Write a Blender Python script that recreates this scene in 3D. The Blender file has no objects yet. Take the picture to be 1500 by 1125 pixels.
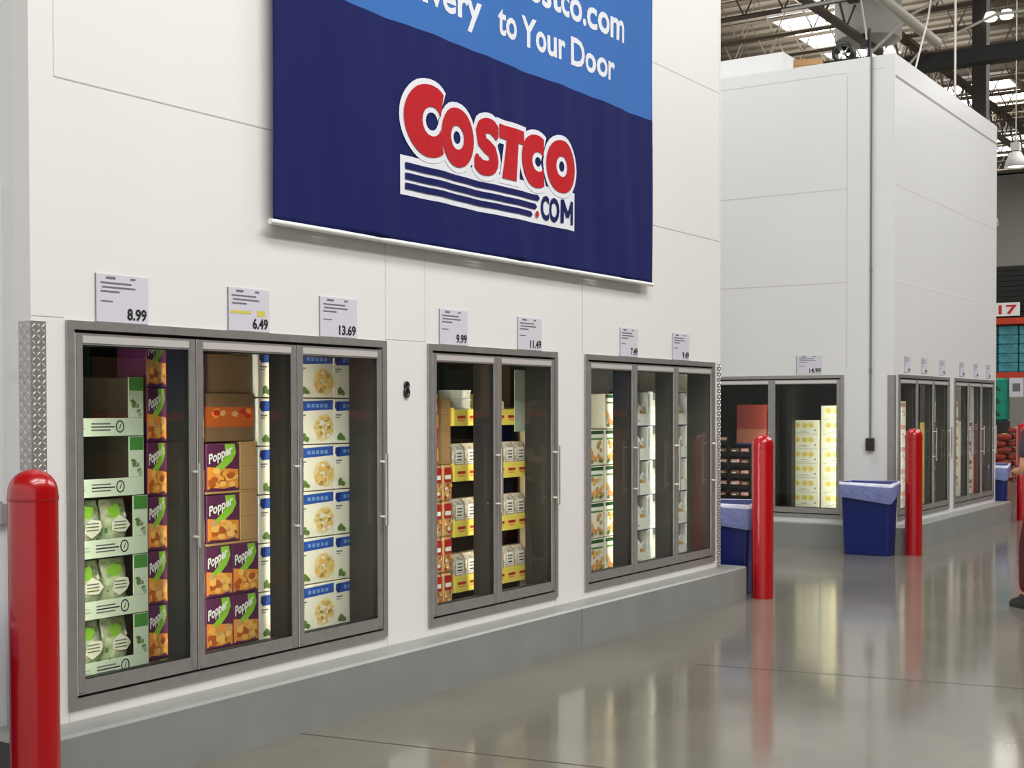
import bpy, math, random
from mathutils import Vector, Matrix
random.seed(7)
sc = bpy.context.scene
col = sc.collection
PI = math.pi

# ------------------------------------------------------------------ camera
CH = 1.55
f_px, cy_px, yaw, pitch, roll = 1954.03, 636.55, .5788, -.01956, -.00216
F = Vector((math.cos(yaw)*math.cos(pitch), math.sin(yaw)*math.cos(pitch), math.sin(pitch)))
R0 = Vector((math.sin(yaw), -math.cos(yaw), 0)); U0 = R0.cross(F)
R = R0*math.cos(roll) + U0*math.sin(roll); U = U0*math.cos(roll) - R0*math.sin(roll)
cam = bpy.data.cameras.new('camera'); camo = bpy.data.objects.new('camera', cam); col.objects.link(camo)
cam.sensor_width = 36; cam.sensor_fit = 'HORIZONTAL'; cam.lens = 36*f_px/1500
cam.shift_y = (cy_px-562.5)/1500
m = Matrix.Identity(4)
for i in range(3):
    m[i][0] = R[i]; m[i][1] = U[i]; m[i][2] = -F[i]
m[2][3] = CH
camo.matrix_world = m
cam.clip_end = 200
sc.camera = camo

# ------------------------------------------------------------------ world, lights, exposure
w = bpy.data.worlds.new('world'); sc.world = w; w.use_nodes = True
w.node_tree.nodes['Background'].inputs[0].default_value = (.99, .995, 1, 1)
w.node_tree.nodes['Background'].inputs[1].default_value = 1.02
vs = sc.view_settings
vs.view_transform = 'Standard'; vs.look = 'None'; vs.gamma = 1; vs.exposure = 0.0; vs.use_curve_mapping = False

def area(name, loc, rot, sx, sy, power, color=(1, .985, .97)):
    l = bpy.data.lights.new(name, 'AREA'); l.shape = 'RECTANGLE'; l.size = sx; l.size_y = sy
    l.energy = power; l.color = color
    o = bpy.data.objects.new(name, l); o.location = loc; o.rotation_euler = rot; col.objects.link(o)
    return o
for i, (x, y) in enumerate([(1.5, -2.5), (1.5, .4), (6.5, -3), (7, -.5), (16, -2.5), (16, .5), (24, -2), (24, 1.5), (32, 3)]):
    area('added_area_light', (x, y, 9.3), (0, 0, 0), 5, 1.2, 358)  # bare area lights added under the roof to light the walls
area('added_area_light', (11.9, 7.5, 9.3), (0, 0, 0), 2, 5, 330)  # added to brighten the left face of the far cooler
area('added_area_light', (30, 10, 9.2), (PI, 0, 0), 10, 5, 300)  # added bounce light facing up, brightens the roof deck

# ------------------------------------------------------------------ materials
MATS = {}
def srgb(c):
    return tuple(((v/255)/12.92 if v/255 <= .04045 else ((v/255+.055)/1.055)**2.4) for v in c)
def mat(name, c, rough=.5, metal=0, var=0, scale=8, bump=0, bscale=60, coat=0, emit=0, spec=.5, trans=0):
    if name in MATS: return MATS[name]
    M = bpy.data.materials.new(name); M.use_nodes = True; MATS[name] = M
    nt = M.node_tree; b = nt.nodes['Principled BSDF']
    lin = srgb(c)
    b.inputs['Base Color'].default_value = (*lin, 1)
    b.inputs['Roughness'].default_value = rough; b.inputs['Metallic'].default_value = metal
    b.inputs['Coat Weight'].default_value = coat; b.inputs['Specular IOR Level'].default_value = spec
    tc = nt.nodes.new('ShaderNodeTexCoord')
    if var:
        n = nt.nodes.new('ShaderNodeTexNoise'); n.inputs['Scale'].default_value = scale; n.inputs['Detail'].default_value = 4
        nt.links.new(tc.outputs['Object'], n.inputs['Vector'])
        r = nt.nodes.new('ShaderNodeValToRGB')
        r.color_ramp.elements[0].position = .3; r.color_ramp.elements[1].position = .7
        r.color_ramp.elements[0].color = (*[v*(1-var) for v in lin], 1)
        r.color_ramp.elements[1].color = (*[min(1, v*(1+var)) for v in lin], 1)
        nt.links.new(n.outputs['Fac'], r.inputs[0]); nt.links.new(r.outputs[0], b.inputs['Base Color'])
    if bump:
        n2 = nt.nodes.new('ShaderNodeTexNoise'); n2.inputs['Scale'].default_value = bscale
        nt.links.new(tc.outputs['Object'], n2.inputs['Vector'])
        bp = nt.nodes.new('ShaderNodeBump'); bp.inputs['Strength'].default_value = bump; bp.inputs['Distance'].default_value = .01
        nt.links.new(n2.outputs['Fac'], bp.inputs['Height']); nt.links.new(bp.outputs[0], b.inputs['Normal'])
    if emit:
        b.inputs['Emission Color'].default_value = (*lin, 1); b.inputs['Emission Strength'].default_value = emit
    return M

WALL = mat('white_wall_panel', (234, 232, 228), .42, var=.015, scale=.9, bump=.05, bscale=3)
WALLG = mat('cool_white_wall_panel', (226, 227, 226), .3, var=.015, scale=.9)
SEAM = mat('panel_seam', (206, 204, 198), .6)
SEAMD = mat('dark_seam', (120, 120, 118), .7)
CURB = mat('grey_painted_curb', (138, 140, 136), .38, var=.07, scale=3.5, bump=.12, bscale=9)
STEEL = mat('brushed_steel', (166, 164, 160), .36, metal=.55, var=.08, scale=20)
STEELB = mat('bright_steel', (232, 230, 226), .25, metal=.4)  # lightened so the door edges carry a highlight in the colour
DARKM = mat('dark_steel', (70, 68, 68), .35, metal=.7)
BLACK = mat('black_rubber', (16, 16, 16), .5)
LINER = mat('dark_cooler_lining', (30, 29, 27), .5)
LED = mat('led_strip', (255, 248, 230), .4, emit=20.0)
WHITE = mat('white_plastic', (236, 236, 232), .4)
RED = mat('bollard_red', (168, 8, 16), .25, coat=.3)
BLUE = mat('bin_blue', (6, 26, 96), .38)
BAG = mat('plastic_liner', (205, 208, 225), .25, var=.05, scale=15, bump=.6, bscale=22)
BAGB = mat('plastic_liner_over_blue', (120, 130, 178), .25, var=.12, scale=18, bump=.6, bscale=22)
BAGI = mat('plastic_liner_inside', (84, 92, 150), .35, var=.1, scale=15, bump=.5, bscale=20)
CARD = mat('brown_cardboard', (176, 138, 92), .75, var=.06)
CARDD = mat('dark_cardboard', (120, 92, 62), .75, var=.1)
WOOD = mat('pallet_wood', (150, 118, 80), .8, var=.15, scale=14)
INK = mat('black_ink', (28, 28, 32), .6)
INKG = mat('grey_ink', (110, 110, 118), .6)
PAPER = mat('sign_paper', (214, 212, 222), .35)
YEL = mat('highlighter_yellow', (214, 200, 90), .6)
NAVY = mat('banner_navy', (26, 32, 88), .8, spec=.15)
SKYB = mat('banner_blue', (62, 112, 182), .8, spec=.15)
BWHITE = mat('banner_white', (228, 230, 236), .8, spec=.15)
BRED = mat('banner_red', (186, 34, 42), .8, spec=.15)
DECK = mat('roof_deck', (128, 118, 102), .7, var=.1, scale=2)
TRUSS = mat('roof_steel', (104, 94, 80), .6)
TRUSSD = mat('dark_roof_steel', (58, 54, 48), .6)
PIPEW = mat('white_pipe', (214, 210, 200), .45)
PIPEK = mat('black_pipe', (28, 28, 28), .5)
SKYL = mat('skylight_diffuser', (255, 253, 246), .5, emit=7.0)
LAMPE = mat('lamp_glow', (255, 252, 240), .4, emit=4)
RACKR = mat('rack_orange_red', (196, 62, 34), .5)
RACKG = mat('rack_green', (54, 84, 70), .5)

def glass_mat():
    M = bpy.data.materials.new('door_glass'); M.use_nodes = True; nt = M.node_tree
    nt.nodes.remove(nt.nodes['Principled BSDF']); out = nt.nodes['Material Output']
    tr = nt.nodes.new('ShaderNodeBsdfTransparent'); tr.inputs[0].default_value = (.93, .95, .93, 1)
    gl = nt.nodes.new('ShaderNodeBsdfGlossy'); gl.inputs['Roughness'].default_value = .01
    fr = nt.nodes.new('ShaderNodeFresnel'); fr.inputs[0].default_value = 1.55
    ge = nt.nodes.new('ShaderNodeNewGeometry')
    su = nt.nodes.new('ShaderNodeMath'); su.operation = 'SUBTRACT'; su.inputs[0].default_value = 1.0
    mu = nt.nodes.new('ShaderNodeMath'); mu.operation = 'MULTIPLY'
    mx = nt.nodes.new('ShaderNodeMixShader')
    nt.links.new(ge.outputs['Backfacing'], su.inputs[1])
    nt.links.new(fr.outputs[0], mu.inputs[0]); nt.links.new(su.outputs[0], mu.inputs[1])
    nt.links.new(mu.outputs[0], mx.inputs[0]); nt.links.new(tr.outputs[0], mx.inputs[1]); nt.links.new(gl.outputs[0], mx.inputs[2])
    nt.links.new(mx.outputs[0], out.inputs[0])
    return M
GLASS = glass_mat()

def floor_mat():
    M = bpy.data.materials.new('polished_concrete'); M.use_nodes = True; nt = M.node_tree; b = nt.nodes['Principled BSDF']
    tc = nt.nodes.new('ShaderNodeTexCoord')
    n = nt.nodes.new('ShaderNodeTexNoise'); n.inputs['Scale'].default_value = .7; n.inputs['Detail'].default_value = 8; n.inputs['Roughness'].default_value = .65
    r = nt.nodes.new('ShaderNodeValToRGB')
    r.color_ramp.elements[0].position = .3; r.color_ramp.elements[1].position = .72
    r.color_ramp.elements[0].color = (*srgb((105, 102, 92)), 1); r.color_ramp.elements[1].color = (*srgb((125, 121, 111)), 1)
    n2 = nt.nodes.new('ShaderNodeTexNoise'); n2.inputs['Scale'].default_value = 2.2; n2.inputs['Detail'].default_value = 5
    mr = nt.nodes.new('ShaderNodeMapRange'); mr.inputs[3].default_value = .07; mr.inputs[4].default_value = .15
    nt.links.new(tc.outputs['Object'], n.inputs['Vector']); nt.links.new(tc.outputs['Object'], n2.inputs['Vector'])
    nt.links.new(n.outputs['Fac'], r.inputs[0]); nt.links.new(r.outputs[0], b.inputs['Base Color'])
    nt.links.new(n2.outputs['Fac'], mr.inputs[0]); nt.links.new(mr.outputs[0], b.inputs['Roughness'])
    b.inputs['Specular IOR Level'].default_value = .62
    return M
FLOOR = floor_mat()

# ------------------------------------------------------------------ mesh builder
class MB:
    def __init__(s): s.v = []; s.f = []; s.mi = []; s.m = []; s.sm = []
    def k(s, M):
        if M not in s.m: s.m.append(M)
        return s.m.index(M)
    def add(s, vs, fs, M, smooth=False):
        o = len(s.v); s.v += [tuple(v) for v in vs]; k = s.k(M)
        for f_ in fs: s.f.append([o+i for i in f_]); s.mi.append(k); s.sm.append(smooth)
    def box(s, x0, x1, y0, y1, z0, z1, M, rot=None):
        vs = [(x, y, z) for x in (x0, x1) for y in (y0, y1) for z in (z0, z1)]
        if rot is not None: vs = [rot @ Vector(v) for v in vs]
        s.add(vs, [(0, 1, 3, 2), (4, 6, 7, 5), (0, 4, 5, 1), (2, 3, 7, 6), (0, 2, 6, 4), (1, 5, 7, 3)], M)
    def bev(s, x0, x1, y0, y1, z0, z1, M, b=.004):
        # box with chamfered vertical and horizontal front edges
        def ring(z, i):
            return [(x0+i+b, y0+i, z), (x1-i-b, y0+i, z), (x1-i, y0+i+b, z), (x1-i, y1-i-b, z), (x1-i-b, y1-i, z), (x0+i+b, y1-i, z), (x0+i, y1-i-b, z), (x0+i, y0+i+b, z)]
        rs = [ring(z0, b), ring(z0+b, 0), ring(z1-b, 0), ring(z1, b)]
        s.rings(rs, M, True, True)
    def rings(s, rs, M, cap0=False, cap1=False, smooth=False, closed=True):
        n = len(rs[0]); vs = [p for r in rs for p in r]; fs = []
        for i in range(len(rs)-1):
            for j in range(n if closed else n-1):
                a = i*n+j; b_ = i*n+(j+1) % n
                fs.append((a, b_, b_+n, a+n))
        s.add(vs, fs, M, smooth)
        if cap0: s.add(rs[0], [tuple(range(n-1, -1, -1))], M)
        if cap1: s.add(rs[-1], [tuple(range(n))], M)
    def lathe(s, cx, cy, prof, M, n=24, smooth=True, cap0=True, cap1=True):
        rs = [[(cx+r*math.cos(2*PI*i/n), cy+r*math.sin(2*PI*i/n), z) for i in range(n)] for r, z in prof]
        s.rings(rs, M, cap0, cap1, smooth)
    def tube(s, pts, r, M, n=8, smooth=True, caps=True):
        pts = [Vector(p) for p in pts]; rs = []
        for i, p in enumerate(pts):
            d = (pts[min(i+1, len(pts)-1)] - pts[max(i-1, 0)]).normalized()
            a = Vector((0, 0, 1)) if abs(d.z) < .9 else Vector((1, 0, 0))
            u = d.cross(a).normalized(); v = d.cross(u)
            rr = r[i] if isinstance(r, (list, tuple)) else r
            rs.append([p+u*rr*math.cos(2*PI*k/n)+v*rr*math.sin(2*PI*k/n) for k in range(n)])
        s.rings(rs, M, caps, caps, smooth)
    # flat art on a front face that looks to -y
    def rect(s, x0, z0, x1, z1, M, L=1, y=0):
        yy = y-.0007*L; s.add([(x0, yy, z0), (x1, yy, z0), (x1, yy, z1), (x0, yy, z1)], [(0, 1, 2, 3)], M)
    def poly(s, pts, M, L=1, y=0):
        yy = y-.0007*L; s.add([(p[0], yy, p[1]) for p in pts], [tuple(range(len(pts)))], M)
    def blob(s, cx, cz, rx, rz, M, L=1, y=0, n=10, j=.15):
        s.poly([(cx+rx*(1+random.uniform(-j, j))*math.cos(2*PI*i/n), cz+rz*(1+random.uniform(-j, j))*math.sin(2*PI*i/n)) for i in range(n)], M, L, y)
    def ringart(s, cx, cz, rx, rz, ix, iz, M, L=1, y=0, n=28):
        yy = y-.0007*L
        vs = [(cx+a*math.cos(2*PI*i/n), yy, cz+b*math.sin(2*PI*i/n)) for a, b in ((rx, rz), (ix, iz)) for i in range(n)]
        s.add(vs, [(i, (i+1) % n, n+(i+1) % n, n+i) for i in range(n)], M)
    def stroke(s, pts, wd, M, L=1, y=0):
        yy = y-.0007*L; n = len(pts); vs = []
        for i in range(n):
            a = Vector(pts[max(i-1, 0)]); b = Vector(pts[min(i+1, n-1)]); d = (b-a).normalized(); q = Vector((-d.y, d.x))
            ww = wd[i] if isinstance(wd, (list, tuple)) else wd
            p = Vector(pts[i])
            for sg in (-1, 1): vs.append((p.x+q.x*sg*ww/2, yy, p.y+q.y*sg*ww/2))
        s.add(vs, [(2*i, 2*i+1, 2*i+3, 2*i+2) for i in range(n-1)], M)
    def text(s, t, x0, x1, z0, h, M, L=1, y=0, bold=.02, slope=0):
        vs, fs, (bx0, bx1, bz0, bz1) = textmesh(t, bold)
        yy = y-.0007*L; sx = (x1-x0)/(bx1-bx0); sz = h/.73
        s.add([(x0+(v[0]-bx0)*sx, yy, z0+v[1]*sz+slope*(v[0]-bx0)*sx) for v in vs], fs, M)
    def mesh(s, name):
        me = bpy.data.meshes.new(name); me.from_pydata([tuple(v) for v in s.v], [], s.f)
        for M in s.m: me.materials.append(M)
        me.polygons.foreach_set('material_index', s.mi); me.polygons.foreach_set('use_smooth', s.sm)
        me.update(); return me
    def obj(s, name, parent=None, loc=None, rz=0):
        o = bpy.data.objects.new(name, s.mesh(name)); col.objects.link(o)
        if parent is not None: o.parent = parent
        if loc is not None: o.location = loc
        if rz: o.rotation_euler = (0, 0, rz)
        return o

_T = {}
def textmesh(t, bold):
    if (t, bold) in _T: return _T[(t, bold)]
    c = bpy.data.curves.new('lettering', 'FONT'); c.body = t; c.offset = bold; c.resolution_u = 3; c.fill_mode = 'FRONT'
    o = bpy.data.objects.new('lettering', c); col.objects.link(o)
    dg = bpy.context.evaluated_depsgraph_get(); e = o.evaluated_get(dg); me = e.to_mesh()
    vs = [tuple(v.co) for v in me.vertices]; fs = [tuple(p.vertices) for p in me.polygons]
    e.to_mesh_clear(); bpy.data.objects.remove(o); bpy.data.curves.remove(c)
    xs = [v[0] for v in vs]; ys = [v[1] for v in vs]
    _T[(t, bold)] = (vs, fs, (min(xs), max(xs), min(ys), max(ys)))
    return _T[(t, bold)]

def tag(o, label, cat, group=None):
    o['label'] = label; o['category'] = cat
    if group: o['group'] = group
    return o
def struct(o, label=None):
    o['kind'] = 'structure'
    if label: o['label'] = label
    return o
def empty(name, loc=(0, 0, 0), rz=0):
    o = bpy.data.objects.new(name, None); o.location = loc; o.rotation_euler = (0, 0, rz); o.empty_display_size = .1
    col.objects.link(o); return o
def dup(o, loc=None, rz=None, label=None, parent=None, group=None):
    c = o.copy(); col.objects.link(c)
    if parent is not None: c.parent = parent; c.matrix_parent_inverse = o.matrix_parent_inverse.copy()
    if loc is not None: c.location = loc
    if rz is not None: c.rotation_euler = (0, 0, rz)
    if label: c['label'] = label
    if group: c['group'] = group
    for ch in list(o.children): dup(ch, parent=c)
    return c
def place(proto, used, loc, rz, label, group):
    """first use moves the prototype itself, later uses copy it"""
    if not used: 
        proto.location = loc; proto.rotation_euler = (0, 0, rz); proto['label'] = label; proto['group'] = group; used.append(1); return proto
    return dup(proto, loc, rz, label, None, group)
ORD = ['bottom', 'second from the bottom', 'third from the bottom', 'fourth from the bottom', 'fifth from the bottom', 'sixth from the bottom', 'seventh from the bottom', 'eighth from the bottom']
def level(i, n): return 'topmost' if i == n-1 else ORD[i]

# ------------------------------------------------------------------ setting: geometry constants
W = 4.494            # front wall plane of the near cooler
XL, XR = 3.39, 9.96  # its ends
Y2, X2, XR2 = 4.428, 14.319, 18.83
ZT, ZB = 1.914, .324
HW = 5.36
CT = .268            # curb height
S1 = [(3.555, 5.632, 3), (6.006, 7.404, 2), (7.763, 9.834, 3)]
S2F = [(14.446, 16.487, 3), (16.702, 18.70, 3)]
S2L = [(4.984, 6.664, 2)]     # in world Y on the face X = X2

fl = MB(); fl.add([(-8, -18, 0), (60, -18, 0), (60, 24, 0), (-8, 24, 0)], [(0, 1, 2, 3)], FLOOR)
def joint(p, q, ext=6):
    a = Vector((*p, .0012)); b = Vector((*q, .0012)); d = (b-a).normalized(); a -= d*.6; b += d*ext; n_ = Vector((-d.y, d.x, 0))*.0035
    fl.add([a-n_, a+n_, b+n_, b-n_], [(0, 3, 2, 1)], mat('floor_joint', (64, 62, 56), .8))
joint((4.841, 3.788), (5.005, 2.796)); joint((7.445, 2.88), (7.66, 1.69))
struct(fl.obj('floor'))

def wall_run(name, L, ops, loc, rz, M, seams, h=HW, th=.1):
    """local x along the wall, y into the wall, openings (x0, x1)"""
    b = MB(); x = 0
    for (a, c) in ops:
        b.box(x, a, 0, th, 0, h, M); b.box(a, c, 0, th, 0, ZB, M); b.box(a, c, 0, th, ZT, h, M); x = c
    b.box(x, L, 0, th, 0, h, M)
    for s_ in seams:  # grey strips on the wall face paint in the shade of panel grooves
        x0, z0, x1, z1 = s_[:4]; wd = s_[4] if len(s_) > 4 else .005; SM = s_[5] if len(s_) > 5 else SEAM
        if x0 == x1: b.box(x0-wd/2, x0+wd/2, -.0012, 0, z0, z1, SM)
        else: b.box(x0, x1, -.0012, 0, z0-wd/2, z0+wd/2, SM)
    return struct(b.obj(name, loc=loc, rz=rz))
o_ = [(a-XL, b-XL) for a, b, n in S1]
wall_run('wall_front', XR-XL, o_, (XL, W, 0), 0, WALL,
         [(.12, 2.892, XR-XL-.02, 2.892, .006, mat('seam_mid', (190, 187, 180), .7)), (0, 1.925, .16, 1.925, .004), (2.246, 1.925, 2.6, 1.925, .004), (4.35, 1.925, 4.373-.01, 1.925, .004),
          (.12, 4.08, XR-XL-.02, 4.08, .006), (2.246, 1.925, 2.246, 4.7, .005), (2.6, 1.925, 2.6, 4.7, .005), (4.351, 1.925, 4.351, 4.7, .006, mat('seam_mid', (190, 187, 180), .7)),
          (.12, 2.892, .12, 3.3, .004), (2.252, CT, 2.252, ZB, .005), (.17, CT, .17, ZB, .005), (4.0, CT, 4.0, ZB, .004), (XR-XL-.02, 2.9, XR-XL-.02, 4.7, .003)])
b = MB(); b.box(0, .1, .1, 10, 0, HW, WALLG); struct(b.obj('wall_left', loc=(XL, W, 0)))
b = MB(); b.box(0, .1, .1, 10, 0, HW, WALLG); struct(b.obj('wall_right', loc=(XR-.1, W, 0)))
b = MB(); b.box(.1, XR-XL-.1, 0, .1, 0, HW, WALLG); struct(b.obj('wall_back', loc=(XL, W+9.9, 0)))
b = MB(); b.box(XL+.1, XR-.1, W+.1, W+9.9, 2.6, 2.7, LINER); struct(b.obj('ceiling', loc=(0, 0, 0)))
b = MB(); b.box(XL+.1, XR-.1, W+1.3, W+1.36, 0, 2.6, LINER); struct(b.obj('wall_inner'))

o_ = [(a-X2, b-X2) for a, b, n in S2F]
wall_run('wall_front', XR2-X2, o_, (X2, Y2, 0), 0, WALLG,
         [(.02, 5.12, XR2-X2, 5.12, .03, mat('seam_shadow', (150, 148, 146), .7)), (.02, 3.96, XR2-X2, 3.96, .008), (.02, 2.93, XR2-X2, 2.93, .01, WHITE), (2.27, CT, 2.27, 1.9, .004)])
# left face of the far cooler: local x runs towards -Y after the -90 degree turn
YB2 = 14.0
o_ = [(YB2-b_, YB2-a_) for a_, b_, n in S2L]
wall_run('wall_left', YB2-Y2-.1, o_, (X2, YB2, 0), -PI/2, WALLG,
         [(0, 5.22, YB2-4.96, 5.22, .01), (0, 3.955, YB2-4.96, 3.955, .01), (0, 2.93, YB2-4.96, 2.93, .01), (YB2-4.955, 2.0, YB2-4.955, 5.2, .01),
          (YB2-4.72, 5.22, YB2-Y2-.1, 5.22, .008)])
b = MB(); b.box(-.1, 0, .1, 9.5, 0, HW, WALLG); struct(b.obj('wall_right', loc=(XR2, Y2, 0)))
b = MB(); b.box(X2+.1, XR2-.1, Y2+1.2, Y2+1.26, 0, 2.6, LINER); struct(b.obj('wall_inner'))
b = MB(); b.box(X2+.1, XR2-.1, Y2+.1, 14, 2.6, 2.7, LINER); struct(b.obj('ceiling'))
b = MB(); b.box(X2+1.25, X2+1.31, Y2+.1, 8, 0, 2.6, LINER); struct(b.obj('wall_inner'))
b = MB(); b.box(X2+.25, XR2-.3, 5.80, 14, HW-.3, 5.63, WALLG); struct(b.obj('wall_upper'))
b = MB(); b.box(X2+.1, XR2-.1, Y2+.1, 14, HW-.2, HW-.1, WALLG); struct(b.obj('wall_top'))

# curbs: a low painted kerb wraps the foot of both coolers
def curb(name, x0, x1, y0, yb, th, tl, tr, cuts):
    b = MB(); z = CT; y1 = y0+th
    xs = [x0]+cuts+[x1]
    for i in range(len(xs)-1):
        a = xs[i]+(.003 if i else 0); c = xs[i+1]-(.003 if i < len(xs)-2 else 0)
        b.rings([[(a, y1, zz), (a, y0+e, zz), (c, y0+e, zz), (c, y1, zz)][::-1] for zz, e in ((0, 0), (z-.012, 0), (z, .012))], CURB, False, True)
    for c in cuts: b.box(c-.003, c+.003, y0+.006, y1, 0, z-.003, SEAMD)
    b.box(x0, x0+tl, y1, yb, 0, z, CURB); b.box(x1-tr, x1, y1, yb, 0, z, CURB)
    return struct(b.obj(name))
curb('baseboard_front', 3.212, 10.072, W-.18, 14, .18, XL-3.212, 10.072-XR, [7.42])
curb('baseboard_front', X2-.18, 18.95, Y2-.18, 14, .18, .18, 18.95-XR2, [])

# ------------------------------------------------------------------ freezer door sets
def freezer(n, width, loc, rz, label, sd=1, pd=.15):
    root = empty('freezer_door_set', loc, rz)
    tag(root, label, 'freezer', 'glass freezer door sets in the cooler walls')
    fw = .036; iw = width-2*fw; dw = iw/n
    b = MB()
    y0, y1 = -.014, .10
    b.box(0, fw, y0, y1, ZB, ZT, STEEL); b.box(width-fw, width, y0, y1, ZB, ZT, STEEL)
    b.box(fw, width-fw, y0, y1, ZT-fw, ZT, STEEL); b.box(fw, width-fw, y0, y1, ZB, ZB+fw, STEEL)
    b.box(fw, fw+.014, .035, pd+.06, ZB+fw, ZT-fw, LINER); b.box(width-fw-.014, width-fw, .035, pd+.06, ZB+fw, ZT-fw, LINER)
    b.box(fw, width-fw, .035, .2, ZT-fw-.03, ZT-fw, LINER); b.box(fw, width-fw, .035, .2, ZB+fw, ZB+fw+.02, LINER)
    b.obj('frame', root)
    for i in range(1, n):
        x = fw+i*dw; b = MB(); b.box(x-.03, x+.03, .04, pd, ZB+fw, ZT-fw, LINER); p = b.obj('mullion', root)
    for i in range(n):
        b = MB()
        x = fw+i*dw if sd > 0 else width-fw-i*dw
        off = .031 if i else .016
        xa, xb = sorted((x+sd*off, x+sd*(off+.012))); b.box(xa, xb, pd-.075 if pd > .1 else .05, pd-.025 if pd > .1 else .075, ZB+.08, ZT-.08, LED)
        b.obj('light_strip', root)
    st, rt, rb = .040, .048, .060
    z0, z1 = ZB+fw+.012, ZT-fw-.014
    for i in range(n):
        x0 = fw+i*dw+.003; x1 = fw+(i+1)*dw-.003
        b = MB()
        for (a, c) in ((x0, x0+st), (x1-st, x1)):
            b.box(a, c, -.010, .034, z0, z1, STEEL); b.box(a+.006, c-.006, -.0135, -.010, z0+.01, z1-.01, STEEL)
        b.box(x0+st, x1-st, -.010, .034, z0, z0+rb, STEEL); b.box(x0+st, x1-st, -.010, .034, z1-rt, z1, STEEL)
        b.box(x0+st, x1-st, -.0125, -.010, z1-rt+.008, z1-.01, STEELB)
        b.box(x0-.0015, x0+.002, -.0125, -.010, z0, z1, STEELB)  # pale strip painted as the highlight along the left edge
        d = b.obj('glass_door', root)
        g = MB(); k = .004
        g.box(x0+st+k, x1-st-k, .008, .014, z0+rb+k, z1-rt-k, GLASS); g.obj('glass_pane', d)
        e = MB()
        for (a, c, zz, zt) in ((x0+st, x0+st+k, z0+rb, z1-rt), (x1-st-k, x1-st, z0+rb, z1-rt)): e.box(a, c, -.006, .035, zz, zt, BLACK)
        for zz in (z0+rb, z1-rt-k): e.box(x0+st+k, x1-st-k, -.006, .035, zz, zz+k, BLACK)
        e.obj('gasket', d)
        h = MB(); hx = x1-.016; hy = -.052
        h.tube([(hx, -.012, .975), (hx, hy, .975)], .006, STEELB); h.tube([(hx, -.012, 1.268), (hx, hy, 1.268)], .006, STEELB)
        h.tube([(hx, hy, .93), (hx, hy, 1.31)], .009, STEEL)
        h.obj('handle', d)
    return root
names1 = ['three-door glass freezer front nearest the diamond-plate corner, snack and pasta boxes behind',
          'two-door glass freezer front in the middle of the near white wall',
          'three-door glass freezer front at the far end of the near white wall']
for (a, c, n), l in zip(S1, names1): freezer(n, c-a, (a, W, 0), 0, l)
for (a, c, n), l in zip(S2F, ['three-door glass freezer front on the far cooler, beside the corner bollard', 'three-door glass freezer front at the far right end of the far cooler']):
    freezer(n, c-a, (a, Y2, 0), 0, l, 1, .08)
a, c, n = S2L[0]
freezer(n, c-a, (X2, c, 0), -PI/2, 'two-door glass freezer front with stacked yellow and white cartons on the far cooler', -1)

# ------------------------------------------------------------------ corner guards
def guard(x, y, sgn, label, plain=False):
    """legs run from the corner: one along X in front of the wall, one along +Y on its end face"""
    b = MB(); t = .003; lg = .07
    b.box(min(x-sgn*t, x+sgn*lg), max(x-sgn*t, x+sgn*lg), y-t, y-.0002, CT, 1.903, STEEL)
    b.box(min(x-sgn*t, x-sgn*.0002), max(x-sgn*t, x-sgn*.0002), y-.0002, y+lg+.002, CT, 1.903, STEEL)
    if not plain:
        p = .0225; zz = CT+.02; r = 0
        while zz < 1.89:
            for k in range(3):
                u = .012+k*.023+(.0 if r % 2 else .0)
                s1 = 1 if (r+k) % 2 else -1; L_, w_ = .013, .004
                d = Vector((.7, .7*s1)); q = Vector((-d.y, d.x))
                pts = [d*L_, q*w_, -d*L_, -q*w_]
                X_ = [(x+sgn*(u)+p_.x, y-t-.0003, zz+p_.y) for p_ in pts]+[(x+sgn*u, y-t-.004, zz)]
                b.add(X_, [(0, 1, 4), (1, 2, 4), (2, 3, 4), (3, 0, 4)], STEELB)
                Y_ = [(x-sgn*(t+.0003), y+u+p_.x, zz+p_.y) for p_ in pts]+[(x-sgn*(t+.004), y+u, zz)]
                b.add(Y_, [(0, 1, 4), (1, 2, 4), (2, 3, 4), (3, 0, 4)], STEELB)
            zz += p; r += 1
    return tag(b.obj('corner_guard'), label, 'corner guard', 'steel corner guards')
guard(XL, W, 1, 'diamond-plate steel guard on the left corner of the near white wall')
guard(XR, W, -1, 'steel guard around the far end corner of the near white wall')
guard(X2, Y2, 1, 'plain grey steel guard on the near corner of the far cooler', True)

# ------------------------------------------------------------------ door and hinge on the end face of the near cooler
d = MB(); d.box(XL-.03, XL, 4.668, 4.74, CT, 2.45, WALLG); d.box(XL-.03, XL, 4.74, 5.7, 2.38, 2.45, WALLG); d.box(XL-.03, XL, 5.7, 5.77, CT, 2.45, WALLG)
d.box(XL-.022, XL, 4.745, 5.695, CT+.01, 2.375, SEAMD)
do = struct(d.obj('door_1')); k = MB(); k.lathe(0, 0, [(.02, 0), (.02, .01), (.012, .02), (.02, .05), (.0, .06)], DARKM, 12)
ko = k.obj('door_handle', do, (XL-.03, 4.69, 1.69)); ko.rotation_euler = (0, -PI/2, 0)
k = MB(); k.box(XL-.035, XL-.001, 4.642, 4.666, 1.09, 1.17, STEEL); k.tube([(XL-.03, 4.655, 1.08), (XL-.03, 4.655, 1.18)], .008, STEEL)
k.obj('hinge', do)

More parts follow.
